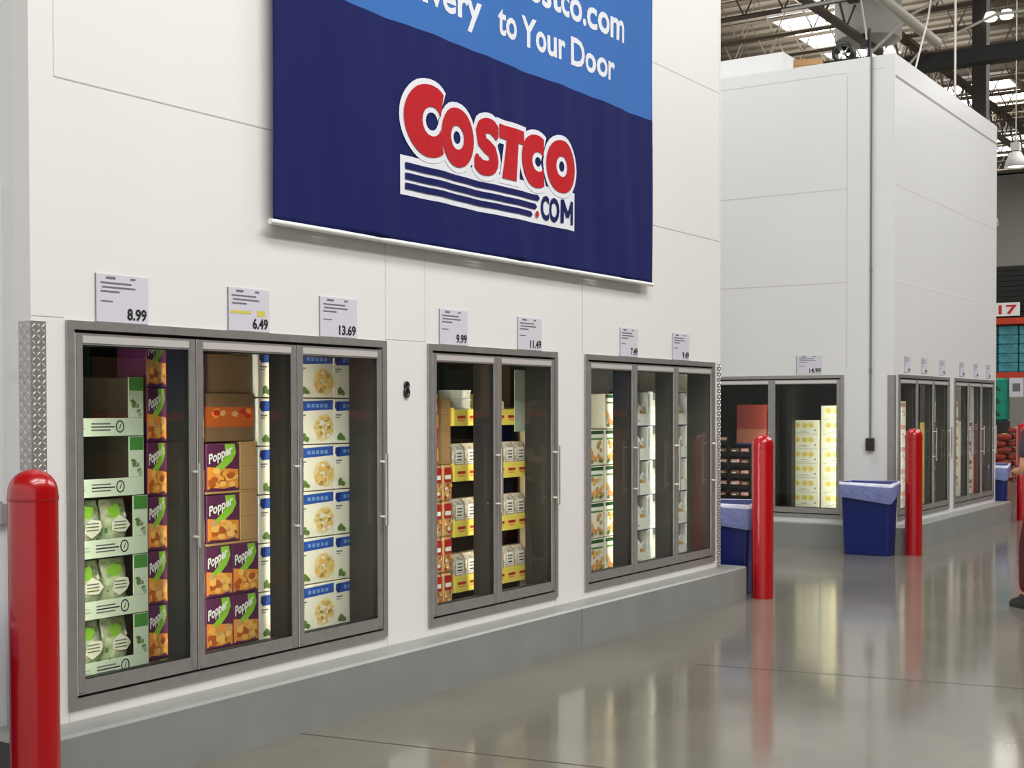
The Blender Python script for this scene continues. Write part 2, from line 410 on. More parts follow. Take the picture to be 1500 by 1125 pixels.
# ------------------------------------------------------------------ banner
BY = W-.052
def fold(x, z):
    return .007*math.sin(x*9.1+.9*math.sin(z*2.1))+.0035*math.sin(x*23+z*1.3)+.007*math.sin(x*4.2-z*2.4)+.006*math.exp(-((x-6.72+(z-3.3)*.35)/.05)**2)*(1 if z > 3.05 else .3)
bx0, bx1, bz0, bz1 = 4.715, 8.655, 2.455, 4.98
ban = empty('hanging_banner', ((bx0+bx1)/2, BY, bz0)); tag(ban, 'large navy and blue cloth banner with red lettering hung on the near white wall', 'banner')
OFF = Vector(ban.location)
zs = [bz0+(3.625-bz0)*i/44 for i in range(45)]+[3.625+(bz1-3.625)*i/44 for i in range(1, 45)]
nx = 150; mb = MB(); vs = []
for z in zs:
    for i in range(nx+1):
        x = bx0+(bx1-bx0)*i/nx; vs.append((x-OFF.x, fold(x, z), z-OFF.z))
F_ = [[], []]
for j in range(len(zs)-1):
    for i in range(nx): a = j*(nx+1)+i; F_[0 if j < 44 else 1].append((a, a+1, a+nx+2, a+nx+1))
mb.add(vs, F_[0], NAVY, True); k_ = mb.k(SKYB)
for f_ in F_[1]: mb.f.append(list(f_)); mb.mi.append(k_); mb.sm.append(True)
o = mb.obj('cloth', ban); sm = o.modifiers.new('thickness', 'SOLIDIFY'); sm.thickness = .002; sm.offset = 1
b = MB(); b.tube([(bx0-OFF.x-.02, -.002, -.012), (bx1-OFF.x+.0, -.002, -.012)], .014, WHITE, 10); b.obj('bottom_rail', ban)
b = MB(); b.tube([(bx0-OFF.x-.02, -.002, bz1-OFF.z+.012), (bx1-OFF.x+.02, -.002, bz1-OFF.z+.012)], .014, WHITE, 10); b.obj('top_rail', ban)

def subdiv(mb):
    """cut long flat pieces so that they follow the folds"""
    import bmesh
    bm = bmesh.new()
    me = mb.mesh('lettering'); bm.from_mesh(me)
    for _ in range(6):
        bmesh.ops.triangulate(bm, faces=bm.faces)
        es = [e for e in bm.edges if e.calc_length() > .04]
        if not es: break
        bmesh.ops.subdivide_edges(bm, edges=es, cuts=1)
    for v in bm.verts:
        x, z = v.co.x, v.co.z
        v.co = Vector((x-OFF.x, v.co.y*3+fold(x, z)-.002, z-OFF.z))
    bm.to_mesh(me); bm.free()
    o = bpy.data.objects.new('lettering', me); col.objects.link(o); o.parent = ban
    return o
for t, a, c, z_, h_ in (('Costco.com', 6.80, 8.215, 4.085, .21), ('Delivery', 5.48, 6.475, 3.79, .185), ('to', 6.64, 6.865, 3.79, .185), ('Your', 6.93, 7.425, 3.79, .185), ('Door', 7.505, 8.08, 3.79, .185)):
    L = MB(); L.text(t, a, c, z_, h_, BWHITE, 1, bold=.024); subdiv(L)
# logo: thick outlined letters over a striped box
LG = MB()
def Cshape(cx, cz, rx, rz, ri, xc, g, M, lay):
    pts = []
    a0 = math.acos(min(.98, (xc-cx)/(rx+g)))
    for i in range(29):
        a = a0+(2*PI-2*a0)*i/28
        pts.append((cx+(rx+g)*math.cos(a), cz+(rz+g)*math.sin(a)))
    ri_ = ri-g; gap = .45 if g == 0 else .2
    for i in range(15):
        a = (2*PI-gap)-(2*PI-2*gap)*i/14
        pts.append((cx+.02+ri_*math.cos(a), cz+ri_*math.sin(a)))
    n = len(pts)
    # strip between outer arc and counter
    outer = pts[:29]; inner = pts[29:][::-1]
    inn = []
    for i in range(29):
        t = i/28*14; j = min(13, int(t)); q = t-j
        inn.append((inner[j][0]*(1-q)+inner[j+1][0]*q, inner[j][1]*(1-q)+inner[j+1][1]*q))
    inn = inn if abs(inn[0][1]-outer[0][1]) < abs(inn[-1][1]-outer[0][1]) else inn[::-1]
    yy = -.0007*lay; vs = [(p[0], yy, p[1]) for p in outer+inn]
    LG.add(vs, [(i, i+1, 29+i+1, 29+i) for i in range(28)], M)
def arc(cx, cz, rx, rz, a0, a1, n=9): return [(cx+rx*math.cos(math.radians(a0+(a1-a0)*i/n)), cz+rz*math.sin(math.radians(a0+(a1-a0)*i/n))) for i in range(n+1)]
def spath(cx): return arc(cx+.012, 3.170, .078, .048, 20, 180, 9)[0:9]+arc(cx-.01, 3.10, .03, .02, 150, 100, 1)[:0]+[(cx-.045, 3.118), (cx+.0, 3.094), (cx+.05, 3.07)]+arc(cx-.012, 3.016, .082, .05, 20, -160, 10)
def logo_letters(g, M, lay):
    Cshape(5.945, 3.138, .222, .199, .082, 6.07+g, g, M, lay)
    LG.ringart(6.225, 3.095, .178+g, .168+g, .068-g, .068-g, M, lay)
    pth = spath(6.53); LG.stroke(pth, [.088+2*g]*len(pth), M, lay)
    for e in (pth[0], pth[-1]): LG.blob(e[0], e[1], .03+g, .044+g, M, lay, j=0)
    gg = g
    LG.poly([(6.655-gg, 3.168-gg), (6.655-gg, 3.252+gg), (6.942+gg, 3.252+gg), (6.942+gg, 3.168-gg), (6.866+gg, 3.168-gg), (6.835+gg, 2.932-gg), (6.685-gg, 2.932-gg), (6.745-gg, 3.168-gg)], M, lay)
    Cshape(7.075, 3.09, .168, .165, .062, 7.155+g, g, M, lay)
    LG.ringart(7.355, 3.098, .175+g, .168+g, .06-g, .066-g, M, lay)
LG.rect(5.70, 2.705, 7.08, 2.918, BWHITE, 1); LG.rect(7.08, 2.705, 7.535, 2.95, BWHITE, 1)
LG.poly([(5.9, 2.90), (7.2, 2.90), (7.2, 2.95), (5.9, 2.95)], BWHITE, 1)
logo_letters(.032, BWHITE, 2); logo_letters(0, BRED, 4)
for za, zb, xr in ((2.846, 2.882, 7.09), (2.79, 2.826, 7.06), (2.737, 2.772, 7.01)): LG.poly([(5.735, za), (xr, za), (xr+.02, (za+zb)/2), (xr, zb), (5.735, zb)], NAVY, 3)
LG.text('CO', 7.118, 7.335, 2.742, .148, NAVY, 3, bold=.035)
for xa, za, xb, zb in ((7.365, 2.740, 7.365, 2.89), (7.487, 2.740, 7.487, 2.89), (7.362, 2.885, 7.426, 2.785), (7.426, 2.785, 7.49, 2.885)): LG.stroke([(xa, za), (xb, zb)], .034, NAVY, 3+(xa != xb)*.3)
LG.blob(7.075, 2.762, .018, .02, BRED, 5, j=0, n=14)
subdiv(LG).name = 'logo'
bpy.data.objects['logo'].data.name = 'logo'

# ------------------------------------------------------------------ price signs
def sign(x0, x1, z0, z1, price, label, loc, rz, yel=False, small=False):
    b = MB(); wd = x1-x0; h = z1-z0; cx = wd/2
    b.box(-cx, cx, -.004, -.0006, 0, h, PAPER)
    b.rect(-cx, 0, -cx+.006, h, INKG, 1, -.0042)
    y = -.0042
    b.rect(-cx*.6, h*.90, -cx*.25, h*.95, INKG, 1, y); b.rect(cx*.3, h*.91, cx*.5, h*.95, INKG, 1, y)
    for i, (l0, l1) in enumerate(((-.8, .35), (-.75, .5), (-.8, -.1))):
        b.rect(cx*l0, h*(.80-i*.09), cx*l1, h*(.835-i*.09), INKG, 1, y)
    if yel: b.rect(-cx*.85, h*.40, cx*.1, h*.47, YEL, 1, y); b.rect(cx*.4, h*.36, cx*.78, h*.50, YEL, 1, y)
    else: b.rect(-cx*.8, h*.42, -cx*.35, h*.445, INKG, 1, y)
    if price: b.text(price, cx*(.18 if len(price) < 5 else .02), cx*.92, h*.07, h*.24, INK, 2, y, bold=.03)
    else: b.rect(cx*.3, h*.08, cx*.6, h*.26, INK, 1, y); b.rect(cx*.62, h*.08, cx*.68, h*.12, INK, 1, y); b.rect(cx*.72, h*.08, cx*.9, h*.26, INKG, 1, y)
    o = b.obj('price_sign', loc=loc, rz=rz)
    return tag(o, label, 'price sign', 'price signs above the freezer doors')
SG = [(3.704, 3.99, '8.99', 'white price sign reading 8.99 above the nearest freezer door', False),
      (4.463, 4.74, '6.49', 'white price sign reading 6.49 with yellow highlighting', True),
      (5.10, 5.395, '13.69', 'white price sign reading 13.69 above the third freezer door', False),
      (6.116, 6.40, '9.99', 'white price sign above the left door of the two-door freezer', False),
      (6.934, 7.222, '11.49', 'white price sign above the right door of the two-door freezer', False),
      (8.254, 8.53, '7.49', 'small white price sign left of the pair over the end freezer of the near wall', False),
      (9.08, 9.374, '9.49', 'small white price sign nearest the far corner of the near wall', False)]
for a, c, t, l, y in SG: sign(a, c, 1.918, 2.118, t, l, ((a+c)/2, W, 1.918), 0, y)
sign(0, .30, 1.925, 2.13, '14.99', 'white price sign reading 14.99 above the yellow and white cartons', (X2, 5.385, 1.93), -PI/2)
pl = ['first', 'second', 'third', 'fourth', 'fifth', 'last']
for i, (a, c) in enumerate([(14.666, 14.90), (15.313, 15.56), (16.067, 16.32), (16.951, 17.2), (17.643, 17.88), (18.277, 18.53)]):
    sign(a, c, 1.94, 2.12, None, 'small grey-looking price sign, %s from the corner bollard on the far cooler wall' % pl[i], ((a+c)/2, Y2, 1.94), 0)

# wall gauge between the first and second freezer
b = MB()
for zc, r in ((1.638, .024), (1.678, .02)):
    n = 18; rs = []
    for (rr, yy) in ((r, 0), (r, -.012), (r*.62, -.012), (r*.55, -.004)): rs.append([(5.813+rr*math.cos(2*PI*i/n), W+yy-.0002, zc+rr*1.15*math.sin(2*PI*i/n)) for i in range(n)])
    b.rings(rs, DARKM, False, True, True)
tag(b.obj('wall_lock'), 'small round grey lock plate on the white wall between two freezers', 'lock')

# ------------------------------------------------------------------ bollards
def bollard(x, y, label):
    b = MB(); r = .088; h = 1.333
    prof = [(r, 0), (r, h-.085)]+[(r*math.cos(a), h-.085+.085*math.sin(a)) for a in [PI/2*i/8 for i in range(1, 8)]]+[(.004, h)]
    b.lathe(0, 0, prof, RED, 40, True, False, True)
    b.lathe(0, 0, [(r+.0015, h-.115), (r+.0028, h-.105), (r+.0015, h-.095)], RED, 40, True, False, False)
    o = b.obj('bollard', loc=(x, y, 0)); return tag(o, label, 'bollard', 'red safety bollards')
bollard(3.115, 4.125, 'large red bollard in the left foreground before the diamond-plate corner')
bollard(10.215, 4.235, 'red bollard at the far end of the near cooler, before a blue bin')
bollard(14.055, 4.135, 'red bollard at the corner of the far cooler, beside the open blue bin')
bollard(19.15, 4.135, 'red bollard at the far right end of the far cooler, mostly cropped')

# ------------------------------------------------------------------ bins
def rr(x0, x1, y0, y1, r, z, n=4, wob=0, seed=0):
    out = []
    for cx, cy, a0 in ((x1-r, y1-r, 0), (x0+r, y1-r, 90), (x0+r, y0+r, 180), (x1-r, y0+r, 270)):
        for i in range(n+1):
            a = math.radians(a0+90*i/n); out.append((cx+r*math.cos(a), cy+r*math.sin(a), z+wob*math.sin(seed+cx*23+a*3+cy*17)))
    return out
def bin_(loc, rz, label, sag=.03, h=.76):
    """slim rectangular bin, long side along local x, front looks to -y"""
    root = empty('waste_bin', loc, rz); tag(root, label, 'bin', 'blue slim waste bins with plastic liners')
    b = MB(); tw, td, bw, bd = .28, .14, .245, .11
    b.rings([rr(-bw, bw, -bd, bd, .03, .01), rr(-tw+.01, tw-.01, -td+.01, td-.01, .035, h-.05), rr(-tw, tw, -td, td, .035, h-.045), rr(-tw, tw, -td, td, .035, h),
             rr(-tw+.008, tw-.008, -td+.008, td-.008, .03, h), rr(-bw+.008, bw-.008, -bd+.008, bd-.008, .025, .03)], BLUE, False, True, False)
    b.add(rr(-bw, bw, -bd, bd, .03, .0), [tuple(range(19, -1, -1))], BLUE)
    b.rings([rr(-bw+.004, bw-.004, -bd+.004, bd-.004, .03, 0), rr(-bw, bw, -bd, bd, .03, .01)], BLUE, False, False)
    b.obj('bin_body', root)
    l = MB()
    def lr(dx, z, dr):
        out = []
        for (x, y, z_) in rr(-tw-dx, tw+dx, -td-dx, td+dx, .045, z, 8):
            q = .5+x/(2*tw); a_ = math.atan2(y/td, x/tw)
            out.append((x*(1+.01*math.sin(a_*9)*dr), y*(1+.03*math.sin(a_*11+1)*dr), z_-dr*(.05*q**2*(y < 0)+.014*math.sin(a_*5+sag*40)+.008*math.sin(a_*13))))
        return out
    l.rings([lr(-.03, h-.25, 0), lr(-.016, h-.03, .1), lr(-.003, h+.010, .3)], BAGI, False, False, True)
    l.rings([lr(-.003, h+.010, .3), lr(.009, h+.012, .4), lr(.014, h-.012, .6)], BAG, False, False, True)
    l.rings([lr(.014, h-.012, .6), lr(.018, h-.05, 1.2), lr(.012, h-.095-sag, 1.7)], BAGB, False, False, True)
    o = l.obj('bin_liner', root)
    return root
bin_((13.86, 4.545, 0), -PI/2, 'blue bin with folded plastic liner before the yellow carton freezer')
bin_((10.34, 4.66, 0), -PI/2+.2, 'blue bin with whitish liner behind the end of the near cooler')
bin_((19.10, 4.60, 0), -PI/2+.1, 'blue bin beyond the far right end of the far cooler')
bin_((2.87, 4.50, 0), -PI/2, 'blue bin with grey liner at the left edge behind the large bollard', .02)

# ------------------------------------------------------------------ conduit and box on the far cooler
cd = empty('electrical_conduit', (X2, 4.68, 1.08)); tag(cd, 'thin grey vertical conduit with a junction box on the far cooler', 'conduit')
b = MB(); b.tube([(-.02, 0, .14), (-.02, 0, 4.36)], .011, SEAMD, 8); b.tube([(-.02, 0, 1.95), (-.02, 0, 2.0)], .015, SEAMD, 8); b.tube([(-.02, 0, .55+.3), (-.02, 0, .9)], .015, SEAMD, 8); b.obj('pipe', cd)
b = MB(); b.bev(-.055, -.0005, -.045, .045, 0, .14, DARKM, .006); b.obj('junction_box', cd)
# things on the roof of the far cooler
b = MB(); b.box(-.16, .16, -.1, .1, 0, .09, CARD); b.rect(-.16, .02, .16, .025, CARDD, 1, -.1)
o = b.obj('cardboard_piece', loc=(X2+.14, 5.46, HW), rz=-1.2); tag(o, 'flattened brown cardboard piece on top of the far cooler', 'cardboard')
fn = empty('condenser_fan', (X2+.2, 5.08, HW)); tag(fn, 'black round fan unit on top of the far cooler', 'fan')
b = MB(); b.box(-.06, .06, -.2, .2, 0, .06, BLACK); b.obj('base', fn)
b = MB(); n = 20; rs = [[(xx, r*math.cos(2*PI*i/n)-.02, .13+r*math.sin(2*PI*i/n)) for i in range(n)] for xx, r in ((-.07, .09), (-.07, .12), (.07, .12), (.07, .09))]; b.rings(rs+[rs[0]], BLACK, False, False, True); b.obj('shroud', fn)
b = MB()
for k in range(5):
    a = 2*PI*k/5; b.add([(-.02, -.02, .13), (-.03, -.02+.085*math.cos(a), .13+.085*math.sin(a)), (.03, -.02+.085*math.cos(a+.6), .13+.085*math.sin(a+.6))], [(0, 1, 2)], PIPEK)
b.tube([(-.075, -.02, .13), (.03, -.02, .13)], .02, WHITE); b.obj('fan_blades', fn)
b = MB(); b.tube([(0, 0, 0), (0, 0, .32)], .018, BLACK); b.box(-.03, .03, .01, .09, .12, .2, BLACK); b.tube([(0, 0, .03), (0, .08, .02), (.02, .13, .01)], .006, BLACK)
o = b.obj('antenna_post', loc=(X2+.06, 4.73, HW)); tag(o, 'short black post with a bracket on top of the far cooler', 'post')
b = MB(); b.lathe(0, 0, [(.06, 0), (.065, .03), (.05, .07), (.015, .1)], WHITE, 16); o = b.obj('dome_sensor', loc=(X2+.08, 4.52, HW)); tag(o, 'small white dome sensor on the near corner of the far cooler roof', 'sensor')
# ------------------------------------------------------------------ products behind the glass
PY = W+.22
C_PUR = mat('pack_purple', (92, 40, 78), .45); C_LIME = mat('pack_lime', (142, 200, 60), .45); C_ORA = mat('pack_orange', (236, 150, 60), .45)
C_ORD = mat('pack_brown_orange', (186, 92, 38), .45); C_GLD = mat('pack_gold', (240, 168, 76), .45); C_YLO = mat('pack_golden', (244, 190, 100), .45); C_CRM = mat('pack_cream', (240, 236, 220), .45)
C_WHT = mat('pack_white', (242, 242, 236), .4); C_BLU = mat('pack_blue', (34, 84, 176), .4); C_DBL = mat('pack_dark_blue', (26, 50, 120), .4); C_LBL = mat('pack_light_blue', (120, 160, 215), .4)
C_FOOD = mat('pack_pasta', (226, 196, 120), .5, var=.15, scale=40); C_FOD2 = mat('pack_pasta_dark', (186, 146, 74), .5); C_GRN = mat('pack_green', (72, 140, 62), .45); C_LEAF = mat('leaf_green', (96, 128, 60), .5, var=.3, scale=45)
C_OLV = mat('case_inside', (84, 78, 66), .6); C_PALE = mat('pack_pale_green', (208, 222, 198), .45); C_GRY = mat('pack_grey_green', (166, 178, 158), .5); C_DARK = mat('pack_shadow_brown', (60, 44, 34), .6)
C_RED = mat('pack_red', (186, 34, 30), .45); C_YEL = mat('pack_yellow', (236, 214, 96), .45); C_BRN = mat('pack_brown', (128, 84, 58), .5, var=.35, scale=50); C_PNK = mat('pack_pink', (222, 168, 156), .45)
C_DGR = mat('pack_dark_green', (30, 84, 48), .45); C_TAN = mat('pack_tan', (206, 160, 108), .5, var=.2, scale=30)
C_BAG = mat('bag_film', (186, 198, 158), .3, var=.4, scale=22, bump=.3, bscale=20, coat=.3)
C_CUP = mat('cup_lid', (226, 224, 214), .3, metal=.2); C_BAGW = mat('bag_white_brown', (190, 176, 158), .35, var=.45, scale=26, bump=.3, bscale=20)

def carton(b, w, h, d, M, side=None):
    b.bev(-w/2, w/2, 0, d, 0, h, M, .0025)
    if side: b.add([(-w/2-.0006, .004, .004), (-w/2-.0006, d-.004, .004), (-w/2-.0006, d-.004, h-.004), (-w/2-.0006, .004, h-.004)], [(0, 3, 2, 1)], side)

def snack_box(seed, w=.178, h=.246, d=.2):
    random.seed(seed); b = MB(); carton(b, w, h, d, C_PUR)
    x0, x1 = -w/2+.004, w/2-.004
    b.poly([(x0, h*.52), (x1, h*.44), (x1, h*.05), (x0, h*.05)], C_ORA, 1)
    b.poly([(x1-.075, h-.004), (x1-.022, h-.004), (x1-.012, h*.80), (x1-.035, h*.62), (x1-.075, h*.48), (x1-.125, h*.40), (x1-.125, h*.50), (x1-.09, h*.62), (x1-.07, h*.78)], C_LIME, 2)
    for i in range(22):
        b.blob(random.uniform(x0+.02, x1-.02), random.uniform(h*.12, h*.44), .021, .016, random.choice([C_GLD, C_GLD, C_YLO, C_ORD, C_YLO, C_TAN]), 3+i*.12, n=8)
    b.poly([(x0+.01, h*.08), (x0+.09, h*.05), (x1-.02, h*.09), (x1-.02, h*.03), (x0+.01, h*.03)], C_PUR, 6)
    b.text('Popper', x0+.006, x1-.035, h*.58, h*.20, C_WHT, 7, bold=.03, slope=.40)
    o = b.obj('snack_box'); return tag(o, '', 'box', 'purple and orange snack boxes')

def pasta_box(seed, w=.285, h=.239, d=.2):
    random.seed(seed); b = MB(); carton(b, w, h, d, C_CRM, C_WHT)
    x0, x1 = -w/2+.006, w/2-.004
    b.poly([(x0+.008, h*.93), (x1, h*.97), (x1, h*.76), (x0+.02, h*.72), (x0+.004, h*.80)], C_BLU, 1)
    b.poly([(x0+.008, h*.93), (x0+.05, h*.94), (x0+.035, h*.74), (x0+.02, h*.72), (x0+.004, h*.80)], C_DBL, 2)
    for i in range(5): b.rect(x0+.07+i*.034, h*.80, x0+.093+i*.034, h*.88, C_LBL, 3)
    b.rect(x0+.01, h*.62, x0+.06, h*.65, INKG, 1); b.rect(x0+.01, h*.57, x0+.045, h*.59, INKG, 1)
    b.blob(x0+.20, h*.36, .078, h*.31, mat('pack_pale_gold', (238, 218, 160), .5), 1, n=14)
    for i in range(40):
        a = random.uniform(0, 2*PI); r = random.random()**.5
        b.blob(x0+.20+.068*r*math.cos(a), h*.36+h*.25*r*math.sin(a), .016, .010, random.choice([C_FOOD, C_CRM, C_FOD2, C_YLO, C_FOOD, C_FOOD]), 2+i*.1, n=7, j=.3)
    b.blob(x0+.045, h*.14, .022, .022, C_LEAF, 3, n=8, j=.4); b.blob(x0+.07, h*.10, .016, .012, C_LEAF, 4, n=8, j=.4)
    o = b.obj('pasta_box'); return tag(o, '', 'box', 'white and blue pasta boxes')

def veg_case(w=.375, h=.264, d=.24):
    """open-fronted shipping case: band below, window above, printed strip at the right"""
    root = empty('produce_case'); tag(root, '', 'case', 'pale green open produce cases')
    xa, xb = -w/2, w/2; bw = .085; b = MB()
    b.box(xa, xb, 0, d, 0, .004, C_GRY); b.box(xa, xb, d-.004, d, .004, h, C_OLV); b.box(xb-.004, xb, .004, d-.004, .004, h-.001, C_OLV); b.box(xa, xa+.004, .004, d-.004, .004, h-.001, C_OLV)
    b.obj('case_body', root)
    b = MB(); b.box(xa, xb, -.003, .0, .001, .080, C_PALE)
    y = -.003
    for i, (l0, l1, m_) in enumerate(((.22, .50, INKG), (.22, .56, INK), (.22, .50, INKG))): b.rect(xa+w*l0, .052-i*.014, xa+w*l1, .058-i*.014, m_, 1, y)
    b.rect(xa+.02, .03, xa+.05, .036, C_GRY, 1, y); b.rect(xa+.015, .045, xa+.045, .05, C_GRY, 1, y)
    b.ringart(xa+w*.64, .042, .024, .028, .018, .022, INK, 1, y); b.stroke([(xa+w*.64-.004, .03), (xa+w*.64+.006, .055)], .004, INK, 1, y)
    b.obj('front_band', root)
    b = MB(); b.box(xb-bw, xb, -.003, .0, .081, h-.001, C_PALE)
    b.rect(xb-bw+.004, h-.062, xb-.003, h-.003, C_GRN, 1, y)
    random.seed(3)
    for i in range(9): b.blob(xb-bw+random.uniform(.02, bw-.02), random.uniform(.09, .17), .012, .009, random.choice([C_GRY, C_LEAF, C_CRM]), 1+i*.1, y, j=.4)
    b.obj('printed_strip', root)
    return root

def veg_bag(seed, w=.15, h=.245, green=.5):
    random.seed(seed); b = MB(); n = 12; vs = []; N = n+1
    for s_ in (1, -1):
        for j in range(N):
            for i in range(N):
                u = i/n*2-1; v = j/n*2-1
                t = max(0, (1-u*u)*(1-v*v))**.45*.045
                vs.append((u*w/2*(1-.08*abs(v)**3)+random.uniform(-.001, .001), .05-s_*t+random.uniform(-.0015, .0015)*(1 if t > 0 else 0), h/2+v*h/2))
    fs = []
    for k in (0, 1):
        for j in range(n):
            for i in range(n):
                a = k*N*N+j*N+i; q = (a, a+1, a+N+1, a+N); fs.append(q if k == 0 else q[::-1])
    b.add(vs, fs, C_BAG, True)
    y = .004
    b.blob(-w*.12, h*.80, w*.26, h*.12, C_LIME, 1, y+.004, j=.25); b.blob(w*.1, h*.52, w*.34, h*.16, C_CRM, 1, y, n=7, j=.3)
    for i in range(16): b.blob(random.uniform(-w*.36, w*.36), random.uniform(h*.12, h*.85), .014, .012, random.choice([C_LEAF, C_LEAF, C_GRY, C_PALE, C_CRM, C_GRN]), 1+i*.1, y+.012, j=.4)
    for i in range(3): b.rect(-w*.15, h*(.58-i*.06), w*.3, h*(.60-i*.06), C_LEAF if i else INKG, 3, y)
    b.blob(w*.05, h*.16, w*.2, h*.06, C_LEAF, 1, y+.008, j=.4)
    o = b.obj('vegetable_bag'); return tag(o, '', 'bag', 'bags of green vegetables in open cases')

def plain_carton(name, w, h, d, M, cat, art=None):
    b = MB(); carton(b, w, h, d, M)
    if art: art(b, w, h)
    else: b.rect(-w/2, h*.5-.001, w/2, h*.5+.001, CARDD, 1)
    return tag(b.obj(name), '', cat)

def pallet(x0, x1, y0, y1, loc, rz, label, z=.1):
    b = MB(); n = 5
    for i in range(n):
        u = y0+(y1-y0-.09)*i/(n-1); b.box(x0, x1, u, u+.09, z-.018, z, WOOD)
    for i in range(3):
        u = x0+(x1-x0-.09)*i/2; b.box(u, u+.09, y0, y1, .018, z-.018, WOOD)
    for i in range(3): u = y0+(y1-y0-.09)*i/2; b.box(x0, x1, u, u+.09, 0, .018, WOOD)
    return tag(b.obj('pallet', loc=loc, rz=rz), label, 'pallet', 'wooden pallets under the frozen goods')

# ---- first freezer: cases, snack boxes, pasta boxes
pallet(3.62, 4.535, PY+.002, PY+.98, (0, 0, 0), 0, 'wooden pallet under the green produce cases and snack boxes', .096)
pallet(4.54, 5.76, PY+.002, PY+.98, (0, 0, 0), 0, 'wooden pallet under the snack and pasta boxes', .139)
proto = veg_case(); used = []; cz = [.0965+.267*k for k in range(6)]
for k in range(6):
    place(proto, used, (3.985 if k < 4 else 3.965, PY, cz[k]), 0, 'pale green open produce case, %s of its stack behind the nearest door' % level(k, 6), 'pale green open produce cases')
bags = [veg_bag(s_) for s_ in (1, 2)]; ub = [[], []]
for k in range(4):
    for j, dx in enumerate((-.104, .048)):
        i = (k+j) % 2
        place(bags[i], ub[i], (3.985+dx, PY+.03, cz[k]+.0045), 0, '%s green vegetable bag in the open case %s of the stack' % (('left', 'right')[j], ORD[k]), 'bags of green vegetables in open cases')
sp = [snack_box(s_) for s_ in (11, 12, 13)]; us = [[], [], []]
def snack(i, x, z, y, l):
    o = place(sp[i % 3], us[i % 3], (x, y, z), 0, l, 'purple and orange snack boxes'); o.scale = (1, 1, 1); return o
for k in range(7):
    for c_, x in enumerate((4.2335, 4.3515, 4.4695)):
        o = snack(k+c_, x, .097+.25*k+.055, PY, 'purple snack box, %s of the %s narrow column behind the nearest door' % (level(k, 7), ('left', 'middle', 'right')[c_])); o.scale = (.655, 1, 1)
b = MB(); b.box(4.176, 4.535, PY+.001, PY+.2, .0965, .1515, C_PUR); tag(b.obj('shipping_tray'), 'low purple shipping tray under the snack boxes behind the nearest door', 'tray')
for k in range(3):
    for c_, x in enumerate((4.6305, 4.8095)):
        snack(k+c_+1, x-.01+.0, .1405+.25*k, PY, 'purple snack box, %s of three in the %s column behind the second door' % (('lowest', 'middle', 'upper')[k], ('left', 'right')[c_]))
for k in (3, 4):
    o = snack(k, 4.648, .1405+.25*k+.012, PY, 'single wide snack box beside a brown carton, %s of the two' % ('lower' if k == 3 else 'upper')); o.scale = (1.22, 1, .94)
cb = plain_carton('brown_carton', .118, .236, .3, CARD, 'carton'); uc = []
for k in range(2): place(cb, uc, (4.822, PY, .1405+.25*(3+k)+.012), 0, 'plain brown carton beside a single snack box, %s of the two' % ('lower', 'upper')[k], 'brown cartons behind the second door')
for k in (3, 4):
    b = MB(); b.box(4.535, 4.885, PY+.001, PY+.37, .1405+.25*k, .1405+.25*k+.0112, CARD); tag(b.obj('cardboard_divider'), '%s cardboard divider sheet beneath a single snack box' % ('lower', 'upper')[k-3], 'divider')
def red_art(b, w, h):
    b.rect(-w/2, h*.30, w/2, h*.72, C_ORD, 1)
    random.seed(5)
    for i in range(10): b.blob(random.uniform(-w*.4, w*.4), h*random.uniform(.38, .64), .022, .014, random.choice([C_ORA, C_RED, C_TAN]), 2+i*.1)
rc = plain_carton('printed_carton', .335, .235, .3, CARDD, 'carton', red_art)
place(rc, [], (4.71, PY+.015, .1405+.25*5+.001), 0, 'brown carton with a red food picture above the single snack boxes', 'cartons')
rc2 = plain_carton('brown_carton', .33, .19, .3, CARDD, 'carton'); place(rc2, [], (4.71, PY+.03, .1405+.25*5+.237), 0, 'dark brown carton at the very top behind the second door', 'cartons')
pp = [pasta_box(s_) for s_ in (21, 22)]; up = [[], []]
for c_, x in enumerate((5.034, 5.3205, 5.608)):
    for k in range(7):
        i = (k+c_) % 2
        place(pp[i], up[i], (x, PY+(.0 if c_ else .0), .1405+.245*k), 0, 'white and blue pasta box, %s of the %s of three columns' % (level(k, 7), ('left', 'middle', 'right')[c_]), 'white and blue pasta boxes')

# ---- second freezer
pallet(6.22, 7.48, PY+.002, PY+.98, (0, 0, 0), 0, 'wooden pallet under the yellow display trays', .09)
def redbag(seed):
    random.seed(seed); w_, h_, d_ = .1, .214, .18; b = MB()
    b.rings([rr(-w_/2+e, w_/2-e, e, d_-e, .012, z) for z, e in ((0, .006), (.01, .001), (h_*.5, 0), (h_-.02, .002), (h_, .01))], C_TAN, True, True, False)
    b.rect(-.036, h_*.52, .036, h_*.93, C_RED, 2, -.001); b.rect(-.03, h_*.60, .03, h_*.72, C_WHT, 3, -.001)
    for i in range(12): b.blob(random.uniform(-.034, .034), random.uniform(h_*.08, h_*.46), .013, .011, random.choice([C_ORA, C_YLO, C_RED, C_CRM, C_ORD]), 2+i*.1, -.001)
    return tag(b.obj('frozen_meal_pack'), '', 'pack')
rp = [redbag(1), redbag(2)]; ur = [[], []]
for k in range(5):
    for c_, x in enumerate((6.295, 6.40, 6.505)):
        i = (k+c_) % 2
        place(rp[i], ur[i], (x, PY, .1305+.2165*k+(.0 if k else 0)), 0, 'red and orange frozen meal pack, %s row, %s of the three columns' % (level(k, 5), ('left', 'middle', 'right')[c_]), 'red and orange frozen meal packs')
b = MB(); b.box(6.24, 6.56, PY+.001, PY+.3, .0905, .130, C_ORD); tag(b.obj('shipping_tray'), 'low orange tray under the red and orange meal packs', 'tray')
